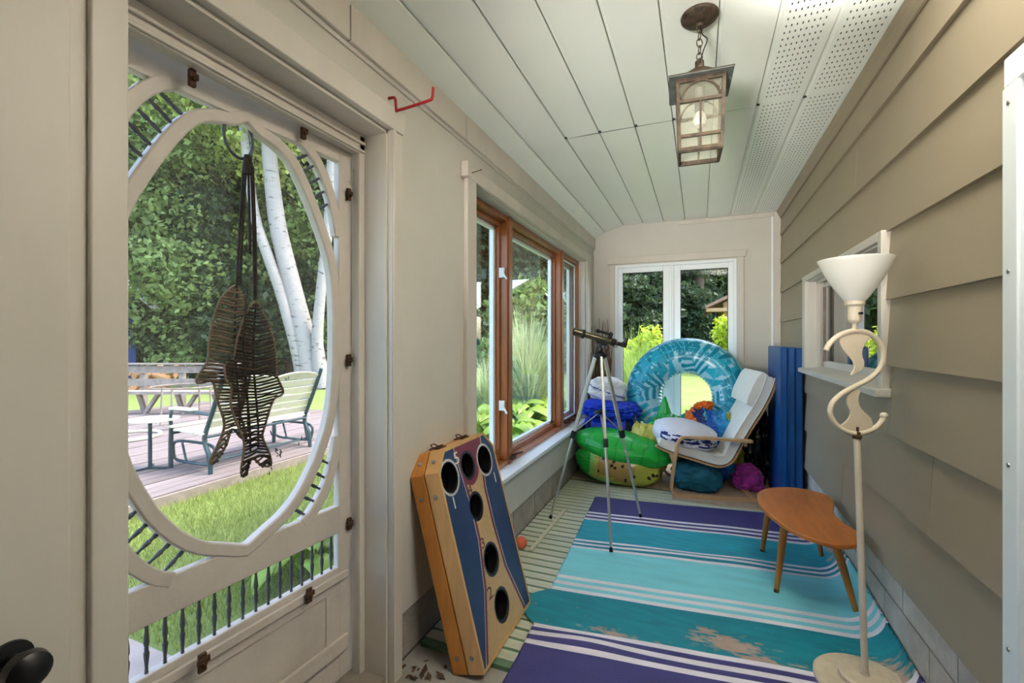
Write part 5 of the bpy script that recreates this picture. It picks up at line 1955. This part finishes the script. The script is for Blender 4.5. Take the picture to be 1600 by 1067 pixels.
def bush(name, label, px, d, z, r, n, size, mat, seed, cat='shrub', aspect=.6):
    c = R8(px, d, z)
    t = thing(name, label, cat, (c.x, c.y, GZ))
    rr_ = random.Random(seed)
    bl = []
    for k in range(16):
        a = rr_.uniform(0, 6.28)
        q = rr_.uniform(0, .75)
        bl.append((r[0] * q * math.cos(a), r[0] * q * math.sin(a), (z - GZ) + rr_.uniform(-.7, .75) * r[1], r[0] * .38, r[0] * .38, r[1] * .34))
    v, f = leafcloud(bl, n, size, seed, .1, aspect)
    v[:, 2] = np.maximum(v[:, 2], .01)
    np_obj('foliage', v, f, mat, t, 'stuff')
    st = MB()
    for k in range(7):
        a = rr_.uniform(0, 6.28)
        st.tube([(0.03 * math.cos(a), .03 * math.sin(a), 0), (r[0] * .5 * math.cos(a), r[0] * .5 * math.sin(a), (z - GZ))], [.022, .008], 5)
    obj('stem', st, m_bark, t, local=True)


bush('lime_bush', 'bright yellow-green bush outside the left leaf of the patio window', 990, 7.3, .62, (.62, .80), 5200, .085, m_leafE, 5)
bush('lime_bush', 'bright yellow-green bush outside the right edge of the patio window', 1136, 8.2, .72, (.30, .95), 2600, .10, m_leafE, 6)
bush('rhododendron', 'dark green broad-leaved shrub before the trees outside the patio window', 1076, 26, 1.75, (1.45, 1.9), 7000, .26, m_leafD, 8, aspect=.4)
bush('dark_shrub', 'low dark shrub under the conifers behind the yellow-green bush', 1008, 25, 1.2, (2.2, 1.6), 7000, .24, m_leafC, 9)
bush('garden_shrub', 'rounded green shrub behind the tall grass outside the triple window', 815, 10.5, 1.4, (1.4, 1.3), 6000, .16, m_leafA, 14)
bush('garden_shrub', 'dark shrub at the lawn edge outside the left pane of the triple window', 757, 14.5, .9, (1.3, 1.2), 4500, .2, m_leafC, 15)
tk = thing('pine_trunk', 'bare dark pine trunk rising behind the broad-leaved shrub', 'tree', R8(1092, 27.5, GZ))
obj('trunk', MB().tube([R8(1095, 27.5, GZ), R8(1092, 27.5, 3.0), R8(1090, 27.5, 7), R8(1092, 27.5, 15)], [.40, .34, .32, .22], 12), m_bark, tk)

# neighbour's house
hs = thing('far_house', 'tan house with a brown shingled roof behind the yellow-green bush', 'house', (2.6, 21, GZ))
obj('house_wall', MB().box(.9, 7, 20.4, 26, GZ, 2.75), m_tan, hs)
obj('roof_slab', MB().prism([(.22, 19.8, 2.60), (4.0, 19.8, 4.45), (7.8, 19.8, 2.60), (7.8, 19.8, 2.48), (4.0, 19.8, 4.30), (.22, 19.8, 2.48)], (0, 7, 0)), m_roof, hs)
obj('gable_wall', MB().prism([(.9, 20.4, 2.74), (4.0, 20.4, 4.25), (7.0, 20.4, 2.74)], (0, .1, 0)), m_tan, hs)
obj('eave_board', MB().box(.25, 7.7, 19.9, 20.38, 2.36, 2.50), m_tan, hs)
for x in (1.6, 3.6):
    wf = obj('window', MB().box(x, x + 1.0, 20.37, 20.41, .9, 2.1), m_vinyl, hs)
    obj('pane', MB().box(x + .08, x + .92, 20.355, 20.375, .98, 2.02), m_hole, wf)

# ornamental grass, hostas


def grass_clump(name, label, c, n, h, spread, mat, seed, w=.011):
    t = thing(name, label, 'grass', c)
    gg = np.random.default_rng(seed)
    VS, FS = [], []
    base = 0
    K = 6
    a = gg.uniform(0, 6.283, n)
    H = h * gg.uniform(.55, 1.05, n)
    S = spread * gg.uniform(.15, 1.0, n)
    r0 = gg.uniform(0, .16, n)
    a2 = a + gg.normal(0, .5, n)
    for i in range(K + 1):
        f = i / K
        x = np.cos(a2) * r0 + np.cos(a) * S * f ** 1.8
        y = np.sin(a2) * r0 + np.sin(a) * S * f ** 1.8
        z = H * (f * 1.25 - .42 * f ** 3 * (S / spread) ** 1.2)
        ww = w * (1 - .92 * f)
        px, py = -np.sin(a) * ww, np.cos(a) * ww
        VS.append(np.stack([np.stack([x - px, y - py, z], 1), np.stack([x + px, y + py, z], 1)], 1))
    V = np.stack(VS, 1).reshape(n, -1, 3)
    m = V.shape[1]
    F = []
    for i in range(K):
        b = i * 2
        F.append(np.array([b, b + 1, b + 3, b + 2]))
    F = np.stack(F)
    FF = (np.arange(n)[:, None, None] * m + F[None]).reshape(-1, 4)
    np_obj('blades', V.reshape(-1, 3), FF, mat, t, 'stuff')


grass_clump('ornamental_grass', 'tall pale ornamental grass behind the hostas outside the triple window', (-2.25, 6.05, GZ), 1500, 1.55, .80, m_pampas, 3)
grass_clump('ornamental_grass', 'pale ornamental grass at the left pane of the triple window', (-3.2, 6.75, GZ), 700, 1.0, .8, m_pampas, 4)
grass_clump('ornamental_grass', 'green arching ornamental grass just outside the left leaf of the patio window', (-.78, 6.35, GZ), 900, 1.35, .62, m_pampasG, 5, .008)


def hosta_leaf_mesh():
    mb = MB()

    def fn(u, v):
        s = (v - .5) * 2
        w = .115 * math.sin(math.pi * min(1, u * .92 + .06)) ** .8
        return Vector((u * .34, s * w, .16 * math.sin(u * 2.6) - .10 * u * u - .03 * abs(s) + .012 * math.cos(s * 9)))
    mb.grid(fn, 9, 7)
    mb.tube([(-.16, 0, -.20), (-.07, 0, -.07), (.01, 0, .0)], .008, 5)
    return mesh('leaf', mb, m_hosta, 1.5)


hm = hosta_leaf_mesh()


def hosta(label, c, s, n, seed):
    t = thing('hosta', label, 'plant', c)
    rr_ = random.Random(seed)
    for k in range(n):
        ring_ = k / n
        an = k * 2.399 + rr_.uniform(-.2, .2)
        tilt = -.75 + 1.05 * ring_ + rr_.uniform(-.15, .15)
        q = s * rr_.uniform(.8, 1.15)
        rad = (.05 + .16 * ring_) * s
        inst('leaf', hm, t, Vector(c) + Vector((math.cos(an) * rad, math.sin(an) * rad, (.30 - .10 * ring_) * s)), (0, tilt, an), (q, q, q))


hosta('hosta with broad yellow-green leaves growing outside the bottom of the screen door', (*at(470, 905, Z=GZ).xy, GZ), .62, 18, 1)
hosta('hosta plant at the hinge side of the screen door outside', (*at(525, 870, Z=GZ).xy, GZ), .55, 14, 2)
hosta('hosta plant with broad leaves nearest to the foot of the middle window pane', (-2.02, 4.95, GZ), .95, 18, 3)
hosta('hosta plant with broad leaves in front of the tall pale ornamental grass', (-2.15, 5.55, GZ), 1.15, 22, 4)
hosta('hosta plant at the far side of the middle window pane', (-1.75, 5.9, GZ), 1.1, 20, 5)
hosta('hosta plant low at the left of the middle window pane', (-2.45, 5.2, GZ), 1.0, 18, 6)

# dry leaves blown into the near left corner
m_dry = M('dry_leaf', (92, 66, 44), 0.8, 0.2, 20, rnd=0.3)
dl = MB()
dl.add([(-.018, 0, .002), (0, -.010, .004), (.020, 0, .008), (0, .010, .004)], [(0, 1, 2), (0, 2, 3)])
dlm = mesh('dry_leaf', dl, m_dry, 0)
for k in range(14):
    o = bpy.data.objects.new('dry_leaf', dlm)
    COL.objects.link(o)
    o.location = (-.98 + R.gauss(0, .05), 1.47 + R.gauss(0, .05), -.019)
    o.rotation_euler = (R.uniform(-.3, .3), R.uniform(-.3, .3), R.uniform(0, 6.28))
    sc_ = R.uniform(.6, 1.4)
    o.scale = (sc_, sc_, sc_)
    tag(o, 'small dry brown leaf on the concrete beside the screen door', 'leaf', 'dry leaves in the near left corner')
